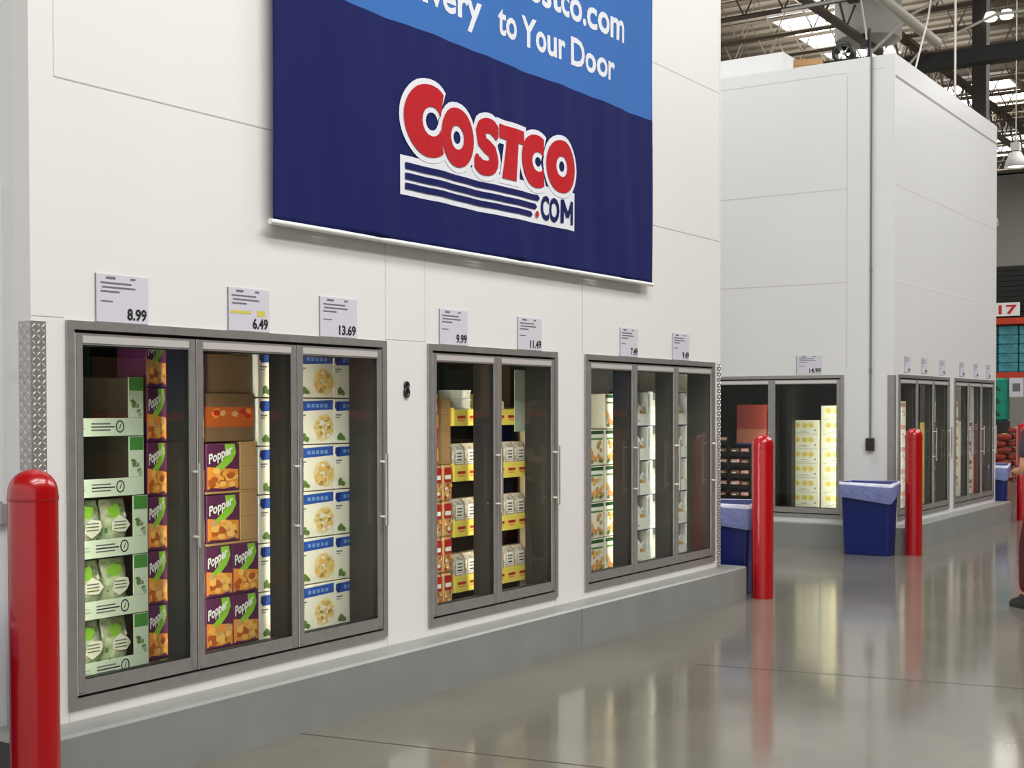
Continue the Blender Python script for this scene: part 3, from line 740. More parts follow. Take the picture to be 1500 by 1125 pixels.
def thin_art(b, w, h):
    b.rect(-w/2, h*.1, w/2, h*.5, C_ORA, 1); b.blob(0, h*.3, w*.35, h*.14, C_YLO, 2); b.rect(-w*.35, h*.62, w*.35, h*.8, C_WHT, 2)
tb = plain_carton('upright_meal_box', .095, .2, .15, C_RED, 'box', thin_art); ut = []
for k in range(2): place(tb, ut, (6.364, PY, 1.2135+.2005*k), 0, 'narrow red meal box above the meal packs, %s of the two' % ('lower', 'upper')[k], 'narrow red meal boxes')
bc = plain_carton('brown_carton', .15, .2, .2, CARD, 'carton'); uc2 = []
for k in range(2): place(bc, uc2, (6.49, PY+.02, 1.2135+.2005*k), 0, 'narrow brown carton beside the red meal boxes, %s of the two' % ('lower', 'upper')[k], 'narrow brown cartons')
def disp_tray(w=.41, d=.26):
    b = MB(); b.box(-w/2, w/2, 0, d, 0, .006, C_YEL)
    b.box(-w/2, w/2, -.003, .0, 0, .10, C_YEL); b.box(-w/2, -w/2+.004, 0, d, .006, .11, C_YEL); b.box(w/2-.004, w/2, 0, d, .006, .11, C_YEL); b.box(-w/2+.004, w/2-.004, d-.004, d, .006, .2, C_YEL)
    y = -.003
    for i in (-1, 0, 1): b.rect(i*.13-.042, .045, i*.13+.042, .062, C_RED, 1, y); b.rect(i*.13-.035, .028, i*.13+.03, .038, C_ORA, 1, y)
    return tag(b.obj('display_tray'), '', 'tray')
def meatbag(seed, w=.126, h=.222):
    random.seed(seed); b = MB()
    prof = []
    for z, e, t in ((0, .008, .02), (.02, .001, .0), (h*.5, 0, -.006), (h-.03, .002, .005), (h, .006, .03)): prof.append(rr(-w/2+e, w/2-e, .01+t, .11-t*.6, .012, z))
    b.rings(prof, C_BAGW, True, True, True)
    y = .008
    b.rect(-w*.32, h*.45, w*.32, h*.84, C_WHT, 1, y-.003)
    for i in range(3): b.rect(-w*.22, h*(.72-i*.09), w*.2, h*(.76-i*.09), (C_BRN, INKG, C_DARK)[i], 2, y-.003)
    for i in range(8): b.blob(random.uniform(-w*.35, w*.35), random.uniform(h*.1, h*.42), .018, .013, random.choice([C_BRN, C_DARK, C_PNK, C_GRY]), 3+i*.1, y, j=.3)
    return tag(b.obj('frozen_food_bag'), '', 'bag')
tp = disp_tray(); mp = [meatbag(31), meatbag(32)]; utp = []; um = [[], []]
tz = [.0905+.3385*k for k in range(5)]
for c_, x in enumerate((6.775, 7.205)):
    for k in range(5):
        place(tp, utp, (x, PY, tz[k]), 0, 'yellow display tray with red print, %s of the %s stack' % (level(k, 5), ('left', 'right')[c_]), 'yellow display trays')
        if k < 4:
            for j in range(3):
                i = (j+k+c_) % 2
                place(mp[i], um[i], (x+(j-1)*.131, PY+.006, tz[k]+.0065), 0, '%s bag in the yellow tray %s of the %s stack' % (('left', 'middle', 'right')[j], ORD[k], ('left', 'right')[c_]), 'brown and white frozen food bags in yellow trays')
b = MB(); zc = 0; R_ = .1
for k in range(1): pass
prof = [(.095, 0), (.1, .042), (.104, .045), (.104, .052), (.098, .053)]
b.lathe(0, 0, prof[:2], C_CUP, 28, True, True, False); b.lathe(0, 0, prof[1:], WHITE, 28, True, False, True)
cup = tag(b.obj('lidded_tub'), '', 'tub'); uu = []
for k in range(4): place(cup, uu, (6.745, PY+.12, tz[4]+.0065+.0535*k), 0, 'round lidded tub on the topmost yellow tray, %s of its stack' % level(k, 4), 'round lidded tubs')
mb2 = meatbag(33, .12, .17); place(mb2, [], (7.10, PY+.01, tz[4]+.0065), 0, 'brown bag in the topmost yellow tray of the right stack', 'loose bags')
b = MB(); b.box(0, .215, 0, .004, 0, .40, C_GRY); tag(b.obj('paper_sheet', loc=(7.235, PY-.0085, 1.40)), 'pale grey paper sheet hanging before the right yellow trays', 'sheet')
b = MB(); b.box(0, .085, 0, .004, 0, 1.33, mat('pale_tan_board', (206, 190, 164), .7)); b.box(0, .004, .004, .07, 0, 1.33, mat('pale_tan_board', (206, 190, 164), .7))
tag(b.obj('cardboard_corner_post', loc=(7.413, PY+.0, .0905)), 'tall pale tan cardboard corner post beside the right yellow trays', 'corner post')

# ---- third freezer
pallet(8.10, 9.84, PY+.002, PY+.98, (0, 0, 0), 0, 'wooden pallet under the tall green-topped packs and white cases', .1)
def tall_pack(seed, w=.215, h=.252, d=.2):
    random.seed(seed); b = MB(); carton(b, w, h, d, C_CRM)
    b.rect(-w/2+.003, h*.88, w/2-.003, h*.98, C_DGR, 1); b.rect(-w*.3, h*.78, w*.3, h*.86, C_WHT, 1); b.rect(-w*.42, h*.72, w*.42, h*.77, C_GRN, 1)
    for i in range(20): b.blob(random.uniform(-w*.4, w*.4), random.uniform(h*.12, h*.66), .024, .018, random.choice([C_TAN, C_YLO, C_CRM, C_ORA, C_FOD2]), 2+i*.1)
    b.blob(w*.25, h*.12, .03, .015, C_LEAF, 5, j=.4); b.blob(-w*.3, h*.1, .02, .015, C_LEAF, 5, j=.4)
    return tag(b.obj('chicken_carton'), '', 'carton')
kp = [tall_pack(41), tall_pack(42)]; uk = [[], []]
for c_, x in enumerate((8.315, 8.555)):
    for k in range(5 if c_ == 0 else 6):
        i = (k+c_) % 2
        place(kp[i], uk[i], (x, PY, .1005+.2605*k), 0, 'cream carton with a green top band, %s of the %s stack' % (level(k, 5+c_), ('left', 'right')[c_]), 'cream cartons with green top bands')
bc3 = plain_carton('brown_carton', .4, .24, .3, CARDD, 'carton'); place(bc3, [], (8.25, PY+.22, .1005+.2605*5), 0, 'brown carton behind the top of the left cream stack', 'cartons'); 
b = MB(); b.box(8.05, 8.44, PY+.22, PY+.5, .1005, .1005+.2605*5-.001, CARDD); tag(b.obj('tall_carton'), 'tall dark carton behind the left cream stack', 'carton')
def win_case(w=.3, h=.259, d=.2):
    root = empty('window_case'); tag(root, '', 'case')
    b = MB(); xa, xb = -w/2, w/2
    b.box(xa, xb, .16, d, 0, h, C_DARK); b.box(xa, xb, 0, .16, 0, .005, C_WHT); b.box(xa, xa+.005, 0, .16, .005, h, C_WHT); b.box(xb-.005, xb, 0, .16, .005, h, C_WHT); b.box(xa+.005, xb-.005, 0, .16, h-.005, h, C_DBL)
    b.obj('case_body', root)
    b = MB(); b.box(xa, xb, -.003, 0, 0, .09, C_WHT); b.box(xb-.05, xb, -.003, 0, .09, h, C_WHT); b.box(xa, xa+.018, -.003, 0, .09, h, C_WHT)
    b.rect(xa+.02, .03, xa+.12, .04, C_GRY, 1, -.003); b.rect(xb-.045, .10, xb-.03, h-.02, C_LBL, 1, -.003)
    b.poly([(xb-.05, h-.01), (xb-.09, h-.003), (xb-.05, h-.04)], C_WHT, 1, .0)
    b.obj('case_front', root); return root
def case_bag(seed):
    random.seed(seed); w_, h_ = .2, .19; b = MB()
    b.rings([rr(-w_/2+e, w_/2-e, .02+t, .13-t, .02, z) for z, e, t in ((0, .01, .02), (.03, 0, 0), (h_*.6, .004, .0), (h_, .03, .04))], C_CRM, True, True, True)
    for i in range(7): b.blob(random.uniform(-.07, .07), random.uniform(.09, h_*.8), .022, .016, random.choice([C_BRN, C_TAN, C_WHT, C_FOD2]), 1+i*.1, .018, j=.3)
    return tag(b.obj('frozen_food_bag'), '', 'bag')
wc = win_case(); cbg = case_bag(5); uw = []; ucb = []
for c_, x in enumerate((9.015, 9.32, 9.685)):
    for k in range(6):
        place(wc, uw, (x, PY, .1005+.2635*k), 0, 'white cut-out case, %s of the %s stack in the end freezer' % (level(k, 6), ('left', 'middle', 'right')[c_]), 'white cut-out cases')
        place(cbg, ucb, (x-.01, PY+.005, .1005+.2635*k+.0055), 0, 'cream bag inside the white case %s of the %s stack' % (level(k, 6), ('left', 'middle', 'right')[c_]), 'cream bags in white cut-out cases')
b = MB(); b.box(9.845, 9.859, W+.12, W+.9, .02, 1.9, mat('end_liner', (188, 184, 170), .5)); struct(b.obj('trim_1'))

# ---- far cooler, left face (packs face -X)
PX = X2+.22
pallet(-.172, .172, 0, .36, (PX+.002, 5.52, 0), -PI/2, 'wooden pallet under the shorter stack of yellow and white cartons', .09)
pallet(-.168, .168, 0, .36, (PX+.002, 5.155, 0), -PI/2, 'wooden pallet under the taller stack of yellow and white cartons', .09)
def ycart(seed, w=.346, h=.1635, d=.26):
    random.seed(seed); b = MB(); carton(b, w, h, d, mat('carton_pale_yellow', (243, 242, 222), .45))
    for xx in (-.085, .0, .075): b.blob(xx, h*.66, .037, .034, mat('patch_yellow', (236, 222, 130), .5), 1, n=12, j=.12); b.blob(xx+.006, h*.64, .016, .018, mat('patch_amber', (226, 192, 96), .5), 2, n=7, j=.2)
    b.rect(-.04, h*.24, .03, h*.27, INKG, 1); b.rect(-.10, h*.14, .06, h*.17, C_GRY, 1); b.rect(.12, h*.25, .135, h*.36, INKG, 1); b.rect(-.15, h*.03, .15, h*.05, C_GRY, 1)
    return tag(b.obj('yellow_carton'), '', 'carton')
yp = ycart(51); uy = []
for c_, (y, n) in enumerate(((5.522, 8), (5.152, 9))):
    for k in range(n):
        place(yp, uy, (PX, y-(.02 if c_ else .0)*0, .0905+.165*k), -PI/2, 'white carton with yellow food pictures, number %d from the floor in the %s stack' % (k+1, ('shorter left', 'taller right')[c_]), 'white and yellow cartons')
pallet(-.42, .42, 0, .36, (PX+.002, 6.33, 0), -PI/2, 'wooden pallet under the dark meat crates', .09)
def crate(seed, w=.27, h=.128, d=.25):
    root = empty('meat_crate'); tag(root, '', 'crate'); random.seed(seed)
    b = MB(); b.box(-w/2, w/2, 0, d, 0, .01, BLACK); b.box(-w/2, w/2, 0, .006, .01, .05, BLACK); b.box(-w/2, -w/2+.006, .006, d, .01, h, BLACK); b.box(w/2-.006, w/2, .006, d, .01, h, BLACK); b.box(-w/2+.006, w/2-.006, d-.006, d, .01, h, BLACK)
    b.obj('crate_body', root)
    for xx in (-.065, .065):
        p = MB(); p.rings([rr(xx-.055+e, xx+.055-e, .012+e, .2, .015, z) for z, e in ((.0105, .004), (.06, 0), (.085, .006))], random.choice([C_PNK, C_BRN]), True, True, True)
        p.blob(xx, .055, .03, .014, C_WHT if xx < 0 else C_PNK, 1, .011); p.blob(xx+.02, .035, .018, .01, C_BRN, 2, .011)
        p.obj('meat_tray', root)
    return root
cp = [crate(61), crate(62)]; ucr = [[], []]
for c_, y in enumerate((6.605, 6.325, 6.045)):
    for k in range(8 if c_ else 9):
        i = (k+c_) % 2
        place(cp[i], ucr[i], (PX, y, .0905+.1285*k), -PI/2, 'black crate of packed meat, number %d from the floor in the %s stack' % (k+1, ('left', 'middle', 'right')[c_]), 'black crates of packed meat')
b = MB(); carton(b, .36, .45, .3, mat('carton_maroon', (128, 44, 34), .5)); b.rect(-.18, .16, .18, .165, C_BRN, 1); b.rect(-.18, .0, .18, .17, mat('carton_rust', (150, 88, 66), .5), 1)
tag(b.obj('maroon_carton', loc=(PX, 6.17, .0905+.1285*8+.02), rz=-PI/2), 'large maroon and rust carton on top of the black meat crates', 'carton')
b = MB(); b.box(-.2, .2, 0, .3, 0, .018, C_DBL); tag(b.obj('blue_tray', loc=(PX, 6.17, .0905+.1285*8+.0005), rz=-PI/2), 'thin dark blue tray under the maroon carton', 'tray')

# ---- far cooler, right wall
P2 = Y2+.22
def pack(name, c1, c2, c3, w, h=.255, d=.2, seed=1):
    random.seed(seed); b = MB(); carton(b, w, h, d, c1, c1)
    b.rect(-w/2+.004, h*.72, w/2-.004, h*.92, c2, 1)
    for i in range(7): b.blob(random.uniform(-w*.36, w*.36), random.uniform(h*.12, h*.6), w*.12, h*.07, random.choice([c3, c2, c1]), 2+i*.1, j=.3)
    return tag(b.obj(name), '', 'carton')
cols = [(15.18, .5, C_WHT, C_PNK, C_WHT, 6, 'white and pink'), (16.0, .34, C_YEL, C_YLO, C_CRM, 5, 'yellow'), (16.72, .26, C_GRY, C_PALE, C_LEAF, 5, 'grey-green'),
        (17.50, .42, C_WHT, C_PNK, C_RED, 6, 'white and red'), (18.22, .36, C_CRM, C_BRN, C_WHT, 5, 'cream and brown')]
for q, (x, w_, a, b_, c, n, nm) in enumerate(cols):
    pallet(-w_/2-.03, w_/2+.03, 0, .8, (x+.05, P2+.002, 0), 0, 'wooden pallet under the %s cartons in the far cooler' % nm, .09)
    pr = pack('frozen_carton', a, b_, c, w_, seed=q); u_ = []
    for k in range(n): place(pr, u_, (x+.05, P2, .0905+.256*k), 0, '%s frozen carton in the far cooler, %s of its stack' % (nm, level(k, n)), '%s frozen cartons' % nm)

# ------------------------------------------------------------------ roof
b = MB()
for i in range(1): pass
holes = [(24.9, 27.2, 9.35, 10.3), (27.6, 32.0, 9.8, 11.3), (36.0, 39.5, 8.2, 11.0), (25.0, 28.5, 3.2, 5.2), (43, 47, 8, 12), (43, 47, 3, 6)]
b.box(-8, 60, -18, 24, 10.3, 10.4, DECK)
for i in range(90): x = 14+i*.5; b.box(x, x+.16, -4, 20, 10.24, 10.3, DECK)
struct(b.obj('ceiling'))
for i, (x0, x1, y0, y1) in enumerate(holes):
    b = MB(); t = .06
    b.box(x0-t, x1+t, y0-t, y0, 10.05, 10.24, WHITE); b.box(x0-t, x1+t, y1, y1+t, 10.05, 10.24, WHITE); b.box(x0-t, x0, y0, y1, 10.05, 10.24, WHITE); b.box(x1, x1+t, y0, y1, 10.05, 10.24, WHITE)
    rt_ = struct(b.obj('window_%d' % (i+1)))
    b = MB(); b.box(x0, x1, y0, y1, 10.19, 10.22, SKYL); b.obj('skylight_pane', rt_)
def truss(x, y0, y1, zb=9.1, zt=9.9, step=.8, M=TRUSS, r=.035, axis='y'):
    b = MB(); P = (lambda u, z, o=0: (x+o, u, z)) if axis == 'y' else (lambda u, z, o=0: (u, x+o, z))
    for z in (zb, zt):
        for o in (-.045, .045):
            a = P(y0, z, o); c = P(y1, z, o)
            b.tube([a, c], r, M, 4, False)
    n = int((y1-y0)/step)
    for i in range(n):
        u = y0+i*step; b.tube([P(u, zb), P(u+step/2, zt), P(u+step, zb)], r*.55, M, 4, False)
    return b
pr = truss(0, 4, 18).obj('roof_joist'); tag(pr, 'brown steel bar joist with zigzag webs under the dark roof deck', 'roof joist', 'bar joists under the roof deck')
pr.location = (19.5, 0, 0)
for i in range(1, 17): dup(pr, (19.5+i*1.55, 0, 0))
for y, z, l in ((8.3, 8.75, 'long brown roof girder running above the near edge of the far cooler'), (2.4, 8.6, 'long brown roof girder above the aisle at the right')):
    b = truss(y, 14, 50, z-.25, z+.35, 1.1, TRUSS, .045, 'x')
    b.box(14, 50, y-.10, y+.10, z+.32, z+.40, TRUSS); b.box(14, 50, y-.09, y+.09, z-.30, z-.24, TRUSS)
    tag(b.obj('roof_girder'), l, 'girder')
b = MB(); b.box(23.1, 23.4, -2, 9.0, 7.35, 7.6, PIPEK); tag(b.obj('black_duct'), 'straight black pipe crossing beneath the roof at the upper right', 'pipe')
b = MB(); b.tube([(12, 6.32, 7.66), (22.7, 6.32, 7.66)], .085, PIPEW, 12); tag(b.obj('white_sprinkler_pipe'), 'thick white pipe running away under the roof, ending above the far cooler', 'pipe')
b = MB()
b.tube([(21.3, 1, 8.35), (21.3, 8.5, 8.2)], .03, PIPEW); tag(b.obj('thin_white_pipe'), 'thin white pipe crossing the top right corner under the roof', 'pipe')
b = MB(); b.tube([(22.2, 1, 8.15), (22.2, 5.8, 8.35), (22.2, 6.6, 8.05), (22.2, 7.3, 7.5)], .03, PIPEW); tag(b.obj('thin_white_pipe'), 'bent thin white pipe rising to the right beneath the roof', 'pipe')
b = MB(); b.tube([(22.8, .8, 7.9), (22.8, 5.4, 8.0), (22.8, 6.6, 7.6), (22.8, 7.2, 7.0)], .025, PIPEW); tag(b.obj('thin_white_pipe'), 'lower bent white pipe just above the black pipe', 'pipe')
for (p, q, l) in (((18.3, 6.2, 7.6), (16.0, 5.25, 5.5), 'left'), ((18.0, 5.0, 7.6), (16.2, 4.8, 5.5), 'right')):
    b = MB(); b.tube([p, ((p[0]+q[0])/2+.1, (p[1]+q[1])/2, (p[2]+q[2])/2-.05), q], .012, PIPEW); tag(b.obj('hanging_cable'), '%s of two thin cables running down to the far cooler roof' % l, 'cable')
b = MB(); b.tube([(17.36, 4.6, HW-.09), (17.36, 4.6, 9.6)], .014, PIPEW); tag(b.obj('hanger_rod'), 'thin white vertical rod rising from the far cooler roof', 'rod')
b = MB(); b.box(21.6, 21.8, 6.0, 6.22, HW+.5-.59, 8.7, TRUSSD); b.box(21.5, 21.9, 5.9, 6.32, 8.7, 8.74, TRUSSD); 
b2 = MB(); b2.box(24.9, 25.15, 6.05, 6.3, 0, 9.9, TRUSSD); tag(b2.obj('steel_column'), 'dark steel roof column rising behind the far cooler', 'column')
# round light well below the roof
DU = mat('well_white', (226, 224, 216), .5)
b = MB(); b.lathe(0, 0, [(.60, 0), (.62, .02), (.62, 1.75)], DU, 40, True, False, False); b.lathe(0, 0, [(.58, 1.75), (.58, .02), (.60, 0)], DU, 40, True, False, False)
tag(b.obj('light_well', loc=(25.0, 8.25, 8.5)), 'large round white light well under the roof, behind the fan unit', 'light well')
def pendant(x, y, z, label, s=1.0, top=9.9):
    root = empty('pendant_lamp', (x, y, z)); tag(root, label, 'lamp', 'white pendant lamps')
    b = MB(); b.lathe(0, 0, [(.05*s, .30*s), (.10*s, .28*s), (.17*s, .14*s), (.21*s, 0), (.2*s, 0), (.16*s, .13*s)], WHITE, 20, True, True, False); b.obj('shade', root)
    b = MB(); b.box(-.08*s, .08*s, -.08*s, .08*s, .31*s, .46*s, WHITE); b.obj('ballast', root)
    b = MB(); b.lathe(0, 0, [(.13*s, .02*s), (.14*s, .05*s), (.08*s, .12*s)], LAMPE, 16); b.obj('bulb', root)
    b = MB(); b.tube([(0, 0, .46*s), (.02, 0, top-z)], .012, PIPEW); b.obj('cord', root)
pendant(26.2, 5.82, 6.05, 'white bell-shaped pendant lamp at the right edge under the roof')
pendant(38.0, 9.05, 6.55, 'small distant white pendant lamp just right of the far cooler', .9)
for x, y, l in ((24.9, 5.98, 'left'), (24.9, 5.70, 'right')):
    b = MB(); b.lathe(x, y, [(.10, 8.5), (.12, 8.54), (.08, 8.64)], LAMPE, 14); b.tube([(x, y, 8.64), (x, y, 10.24)], .01, TRUSSD); tag(b.obj('spot_lamp'), 'small glowing spot lamp in the dark roof, the %s of two' % l, 'lamp')
# far and side walls of the hall
b = MB(); b.box(52, 52.2, -18, 24, 0, 10.3, mat('far_wall_paint', (150, 146, 138), .7)); struct(b.obj('wall_far'))
b = MB(); b.box(-8, 52, -18, -17.8, 0, 10.3, mat('side_wall_paint', (52, 48, 44), .7)); struct(b.obj('wall_side'))
# ------------------------------------------------------------------ shelving and goods to the right
def rack(x0, x1, y0, y1, levels, loc_label, face):
    root = empty('pallet_rack', (x0, y0, 0)); tag(root, loc_label, 'rack', None)
    w_, d_ = x1-x0, y1-y0; b = MB()
    hmax = 5.2
    for i, (x, y) in enumerate([(0, 0), (w_-.1, 0), (0, d_-.1), (w_-.1, d_-.1)]):
        p = MB(); p.box(x, x+.1, y, y+.1, 0, hmax, RACKG); p.obj('upright', root)
    for z in levels:
        p = MB()
        if face == 'x':
            for x in (0.0, w_-.06): p.box(x-.01, x+.05, .1, d_-.1, z-.14, z, RACKR)
        else:
            for y in (0.0, d_-.06): p.box(.1, w_-.1, y-.01, y+.05, z-.14, z, RACKR)
        p.obj('beam', root)
        p = MB(); p.box(.06, w_-.07, .06, d_-.07, z-.02, z, RACKG); p.obj('shelf_panel', root)
    return root
RX = 31.2
rack(RX, RX+1.2, 5.4, 8.4, (2.34, 3.56), 'orange-beamed pallet rack seen past the right end of the far cooler', 'x')
TEAL = mat('water_case_teal', (70, 140, 150), .35, var=.3, scale=9); TEALB = mat('teal_display', (24, 140, 118), .4, var=.15, scale=6); NET = mat('onion_net', (140, 52, 34), .7, var=.6, scale=30, bump=.8, bscale=30); PINKR = mat('sign_red', (200, 30, 50), .5)
def stack(name, cat, label_f, grp, w_, d_, h_, M, base, n, cols_, step, extra=None):
    b = MB(); b.bev(0, d_, -w_/2, w_/2, 0, h_, M, .015)
    if extra: extra(b)
    pr = tag(b.obj(name), '', cat); u_ = []
    for c_ in range(cols_):
        for k in range(n): place(pr, u_, (base[0], base[1]-c_*step, base[2]+(h_+.004)*k), 0, label_f(k, c_), grp)
stack('water_case', 'case', lambda k, c_: 'teal wrapped water case on the rack shelf, %s layer, %s column' % (level(k, 5), ('left', 'middle', 'right', 'far right')[c_]), 'teal water cases on the rack', .42, .4, .205, TEAL, (RX+.1, 7.55, 2.345), 5, 4, .45)
b = MB(); b.box(RX+.05, RX+1.0, 5.6, 7.9, 3.565, 3.68, BLACK)
for k in range(9): b.box(RX+.05, RX+1.0, 5.6, 7.9, 3.70+k*.115, 3.78+k*.115, BLACK); b.box(RX+.1, RX+.9, 5.7, 7.8, 3.78+k*.115, 3.70+(k+1)*.115, DARKM)
tag(b.obj('black_pallet_stack'), 'dark stack of black pallets on top of the orange-beamed rack', 'pallet stack')
b = MB(); b.box(-.01, 0, -.26, .26, 0, .30, WHITE)
o = b.obj('aisle_sign', loc=(RX-.02, 7.08, 3.60)); tag(o, 'small white aisle sign with red numerals on the rack beam', 'sign')
g = MB(); g.text('17', -.2, .2, .05, .2, PINKR, 1, 0, bold=.03); go = g.obj('numerals', o, (-.0105, 0, 0)); go.rotation_euler = (0, 0, -PI/2)
b = MB(); b.bev(0, .4, -.3, .3, 0, .95, TEALB, .04)
for k in range(3): b.add([(-.004, -.2, .1+k*.28), (-.004, .2, .12+k*.28), (-.004, .15, .24+k*.28), (-.004, -.12, .22+k*.28)], [(0, 3, 2, 1)], C_DGR)
tag(b.obj('teal_display', loc=(RX-.6, 7.28, 1.25)), 'teal printed display sheet standing on a stand below the rack', 'display')
b = MB(); b.box(0, .4, -.3, .3, 0, 1.245, DARKM); tag(b.obj('display_stand', loc=(RX-.6, 7.28, 0)), 'dark stand under the teal display', 'stand')
for i, (y, z) in enumerate(((6.78, 1.78), (6.42, 1.72))):
    b = MB(); b.box(-.01, 0, -.15, .15, 0, .42, PAPER); b.add([(-.0112, -.08, .12), (-.0112, .08, .12), (-.0112, .08, .3), (-.0112, -.08, .3)], [(0, 3, 2, 1)], INKG)
    b.tube([(.01, 0, -z), (.01, 0, .1)], .012, STEEL); tag(b.obj('poster_stand', loc=(RX-.5, y, z)), 'white poster on a thin post, %s of two beside the teal display' % ('left', 'right')[i], 'poster')
random.seed(9)
b = MB(); b.rings([rr(0+e, .34-e, -.17+e, .17-e, .07, z) for z, e in ((0, .03), (.04, 0), (.09, .0), (.125, .04))], NET, True, True, True); b.rings([rr(.1, .2, -.08, .08, .03, .125), rr(.12, .18, -.05, .05, .02, .14)], C_TAN, False, True)
pr = tag(b.obj('produce_net_bag'), '', 'net bag'); u_ = []
for r_ in range(10):
    nc = 6 if r_ < 6 else 6-(r_-5)
    for c_ in range(nc):
        place(pr, u_, (RX-1.6+random.uniform(-.03, .03), 5.35+c_*.36+(.12 if r_ % 2 else 0), .142*r_+.0), 0, 'red net produce bag, %s layer, column %s from the right' % (level(r_, 10) if r_ < 8 else ('ninth layer' if r_ == 8 else 'topmost'), ('first', 'second', 'third', 'fourth', 'fifth', 'sixth')[c_]), 'heap of red net produce bags')
# rack row across the aisle, seen mirrored in the glass
for i, x in enumerate((13, 17.5, 22, 26.5)):
    rack(x, x+4.3, -8.2, -7.0, (1.5, 3.1, 4.7), 'orange-beamed pallet rack across the aisle, %s from the camera' % ('first', 'second', 'third', 'fourth')[i], 'y')
BX = [mat('case_maroon', (110, 36, 30), .6), CARD, CARDD, mat('case_rust', (150, 74, 44), .6), mat('case_olive', (74, 80, 60), .6), C_DBL]
for i, x in enumerate((13, 17.5, 22, 26.5)):
    for j, z in enumerate((0.0, 1.505, 3.105)):
        for k in range(3):
            b = MB(); h_ = random.uniform(.8, 1.2); ww = 1.15
            b.bev(0, ww, 0, .9, 0, h_, BX[(i+j*2+k*3) % 6], .02); b.rect(.1, h_*.5, ww-.1, h_*.52, INKG, 1); b.rect(.2, h_*.62, .6, h_*.8, C_CRM, 1)
            tag(b.obj('wrapped_pallet_load', loc=(x+.25+k*1.32, -8.08, z)), 'wrapped block of cartons, %s bay across the aisle, %s level, %s' % (('first', 'second', 'third', 'fourth')[i], ('floor', 'middle', 'top')[j], ('left', 'centre', 'right')[k]), 'carton load', 'wrapped carton loads across the aisle')

# ------------------------------------------------------------------ person at the right edge, mostly outside the frame
def skin(name, chains, M, parent, sub=1, roots=(0,)):
    vs = []; es = []; rad = []; idx = {}
    for ch in chains:
        prev = None
        for (p, r) in ch:
            key = tuple(round(c, 4) for c in p)
            if key not in idx: idx[key] = len(vs); vs.append(p); rad.append(r)
            i = idx[key]
            if prev is not None and prev != i: es.append((prev, i))
            prev = i
    me = bpy.data.meshes.new(name); me.from_pydata(vs, es, []); me.materials.append(M)
    o = bpy.data.objects.new(name, me); col.objects.link(o); o.parent = parent
    sk = o.modifiers.new('skin', 'SKIN'); me.skin_vertices or None
    if not me.skin_vertices:
        bm_ = __import__('bmesh').new(); bm_.from_mesh(me); bm_.verts.layers.skin.verify(); bm_.to_mesh(me); bm_.free()
    for i, r in enumerate(rad):
        sv = me.skin_vertices[0].data[i]; sv.radius = (r, r) if not isinstance(r, tuple) else r; sv.use_root = (i in roots); sv.use_loose = False
    sk.use_smooth_shade = True; ss = o.modifiers.new('subd', 'SUBSURF'); ss.levels = sub; ss.render_levels = sub
    return o
SKIN = mat('skin', (196, 146, 112), .5); TROU = mat('maroon_trousers', (74, 26, 28), .8); SHIRT = mat('dark_shirt', (60, 58, 66), .8); SHOE = mat('black_shoe', (20, 18, 18), .5); HAIR = mat('dark_hair', (40, 30, 26), .6)
pp_ = empty('person', (10.728, 2.13, 0), -.75); tag(pp_, 'person cropped by the right edge in maroon trousers and dark shoes, one forearm forward', 'person')
# local: faces +y
pel = (0, 0, .92)
body = [[(pel, .10), ((0, 0, 1.08), .10), ((0, .0, 1.28), .115), ((0, 0, 1.39), .07), ((0, 0.01, 1.46), .048), ((0, .02, 1.53), .066), ((0, .03, 1.60), .078), ((0, .02, 1.68), .05)]]
legs = []
for s_, fy, ky in ((-1, .14, .11), (1, -.16, -.02)):
    legs.append([(pel, .10), ((s_*.09, 0, .86), .085), ((s_*.095, ky, .48), .055), ((s_*.095, fy-.02, .09), .036), ((s_*.095, fy+.10, .04), .032)])
arms = []
def hand(w, d, s_):
    """five bent fingers rooted in the palm; w wrist, d forward"""
    out = []; w = Vector(w); d = Vector(d).normalized(); side = Vector((s_, 0, 0)); dn = Vector((0, 0, -1))
    palm = w+d*.06; out.append([(tuple(w), .024), (tuple(palm), .03)])
    for i, ln in enumerate((.070, .080, .075, .058)):
        b0 = palm+side*(.024-.016*i)+d*.02; out.append([(tuple(palm), .03), (tuple(b0), .0095), (tuple(b0+d*ln*.5+dn*.008), .0088), (tuple(b0+d*ln*.75+dn*.034), .008), (tuple(b0+d*ln*.65+dn*.055), .007)])
    t0 = w+d*.03-side*.028*-1*-1; out.append([(tuple(w), .024), (tuple(t0), .011), (tuple(t0+d*.035-side*.012+dn*.015), .0095), (tuple(t0+d*.05+dn*.035), .008)])
    return out
for s_, el, wr in ((-1, (-.20, .02, 1.07), (-.13, .20, 1.06)), (1, (.23, -.08, 1.09), (.20, .10, .95))):
    arms.append([((0, 0, 1.28), .115), ((s_*.17, 0, 1.35), .055), (el, .042), (wr, .027)])
    dd = Vector(wr)-Vector(el); hh = hand(wr, dd, s_); arms += hh
skin('body', body+legs+arms, SKIN, pp_, 2)
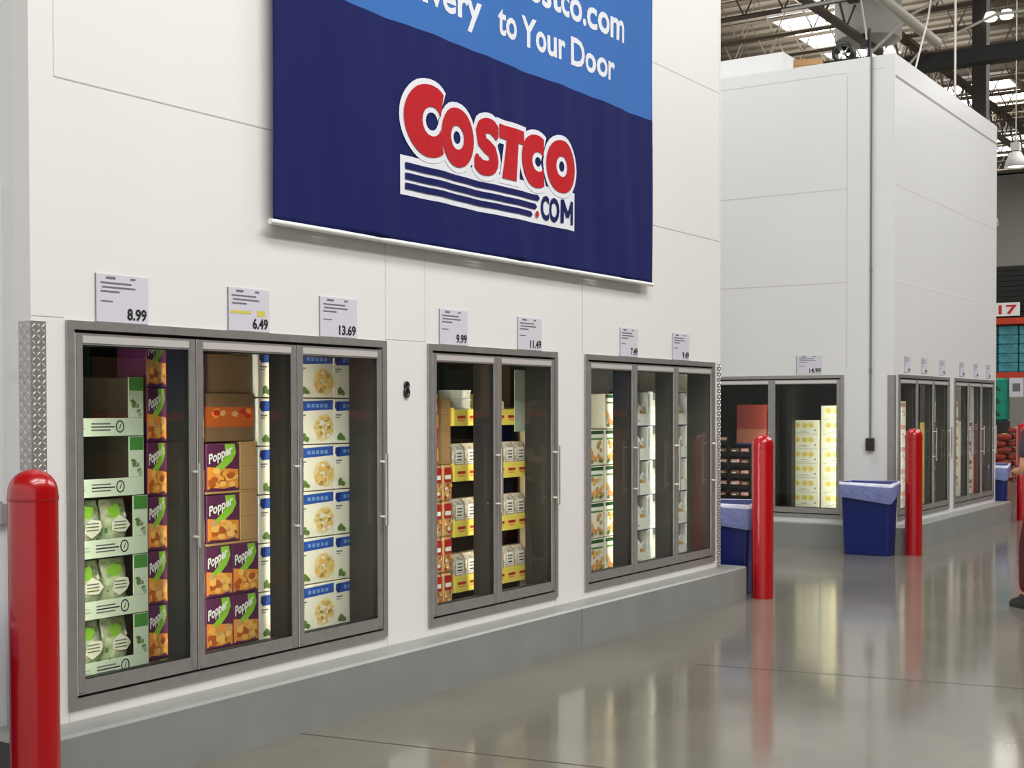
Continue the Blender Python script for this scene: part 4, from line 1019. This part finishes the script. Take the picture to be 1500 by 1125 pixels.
skin('shirt', [[((0, 0, .83), .165), ((0, 0, .95), .165), ((0, 0, 1.1), .145), ((0, 0, 1.28), .15), ((0, 0, 1.385), .085)]]+[[((0, 0, 1.28), .15), ((s_*.18, 0, 1.345), .07), (e_, .058)] for s_, e_ in ((-1, (-.198, .01, 1.15)), (1, (.222, -.06, 1.15)))], SHIRT, pp_, 2)
skin('trousers', [[((0, 0, 1.02), .10), (pel, .118)]]+[[(pel, .118), ((s_*.085, 0, .82), .098), ((s_*.096, ky, .48), .078), ((s_*.096, fy-.02, .11), .062)] for s_, fy, ky in ((-1, .14, .11), (1, -.16, -.02))], TROU, pp_, 2)
for s_, fy in ((-1, .14), (1, -.16)):
    b = MB(); x = s_*.096
    b.rings([rr(x-.045*k, x+.045*k, fy-.09+a, fy+.17-c, .035*k, z) for z, k, a, c in ((0, 1, 0, 0), (.03, 1.02, 0, 0), (.06, .95, .005, .03), (.085, .8, .01, .11), (.11, .75, .015, .13))], SHOE, True, True, True); b.obj('shoe', pp_)
b = MB()
n = 14
rs = [[(.088*math.cos(t)*math.cos(p_), .0+.10*math.cos(t)*math.sin(p_), 1.635+.105*math.sin(t)) for p_ in [2*PI*i/n for i in range(n)]] for t in [PI/2*k/6-.15 for k in range(7)]]
b.rings(rs, HAIR, True, True, True); b.rings([[( .086*math.cos(p_), -.03+.075*math.sin(p_), z) for p_ in [PI+PI*i/8 for i in range(9)]] for z in (1.53, 1.64)], HAIR, False, False, True, False); b.obj('hair', pp_)
b = MB()
for s_ in (-1, 1):
    b.lathe(s_*.028, .098, [(.008, 1.615), (.011, 1.622), (.008, 1.629)], WHITE, 8); b.lathe(s_*.028, .105, [(.005, 1.618), (.005, 1.626)], BLACK, 8)
b.obj('eyes', pp_)
b = MB(); b.add([(-.013, .095, 1.578), (.013, .095, 1.578), (0, .128, 1.582), (0, .1, 1.62)], [(0, 1, 2), (0, 2, 3), (1, 3, 2)], SKIN, True); b.obj('nose', pp_)
b = MB(); b.box(-.022, .022, .08, .099, 1.552, 1.558, mat('lips', (150, 84, 78), .5)); b.obj('mouth', pp_)
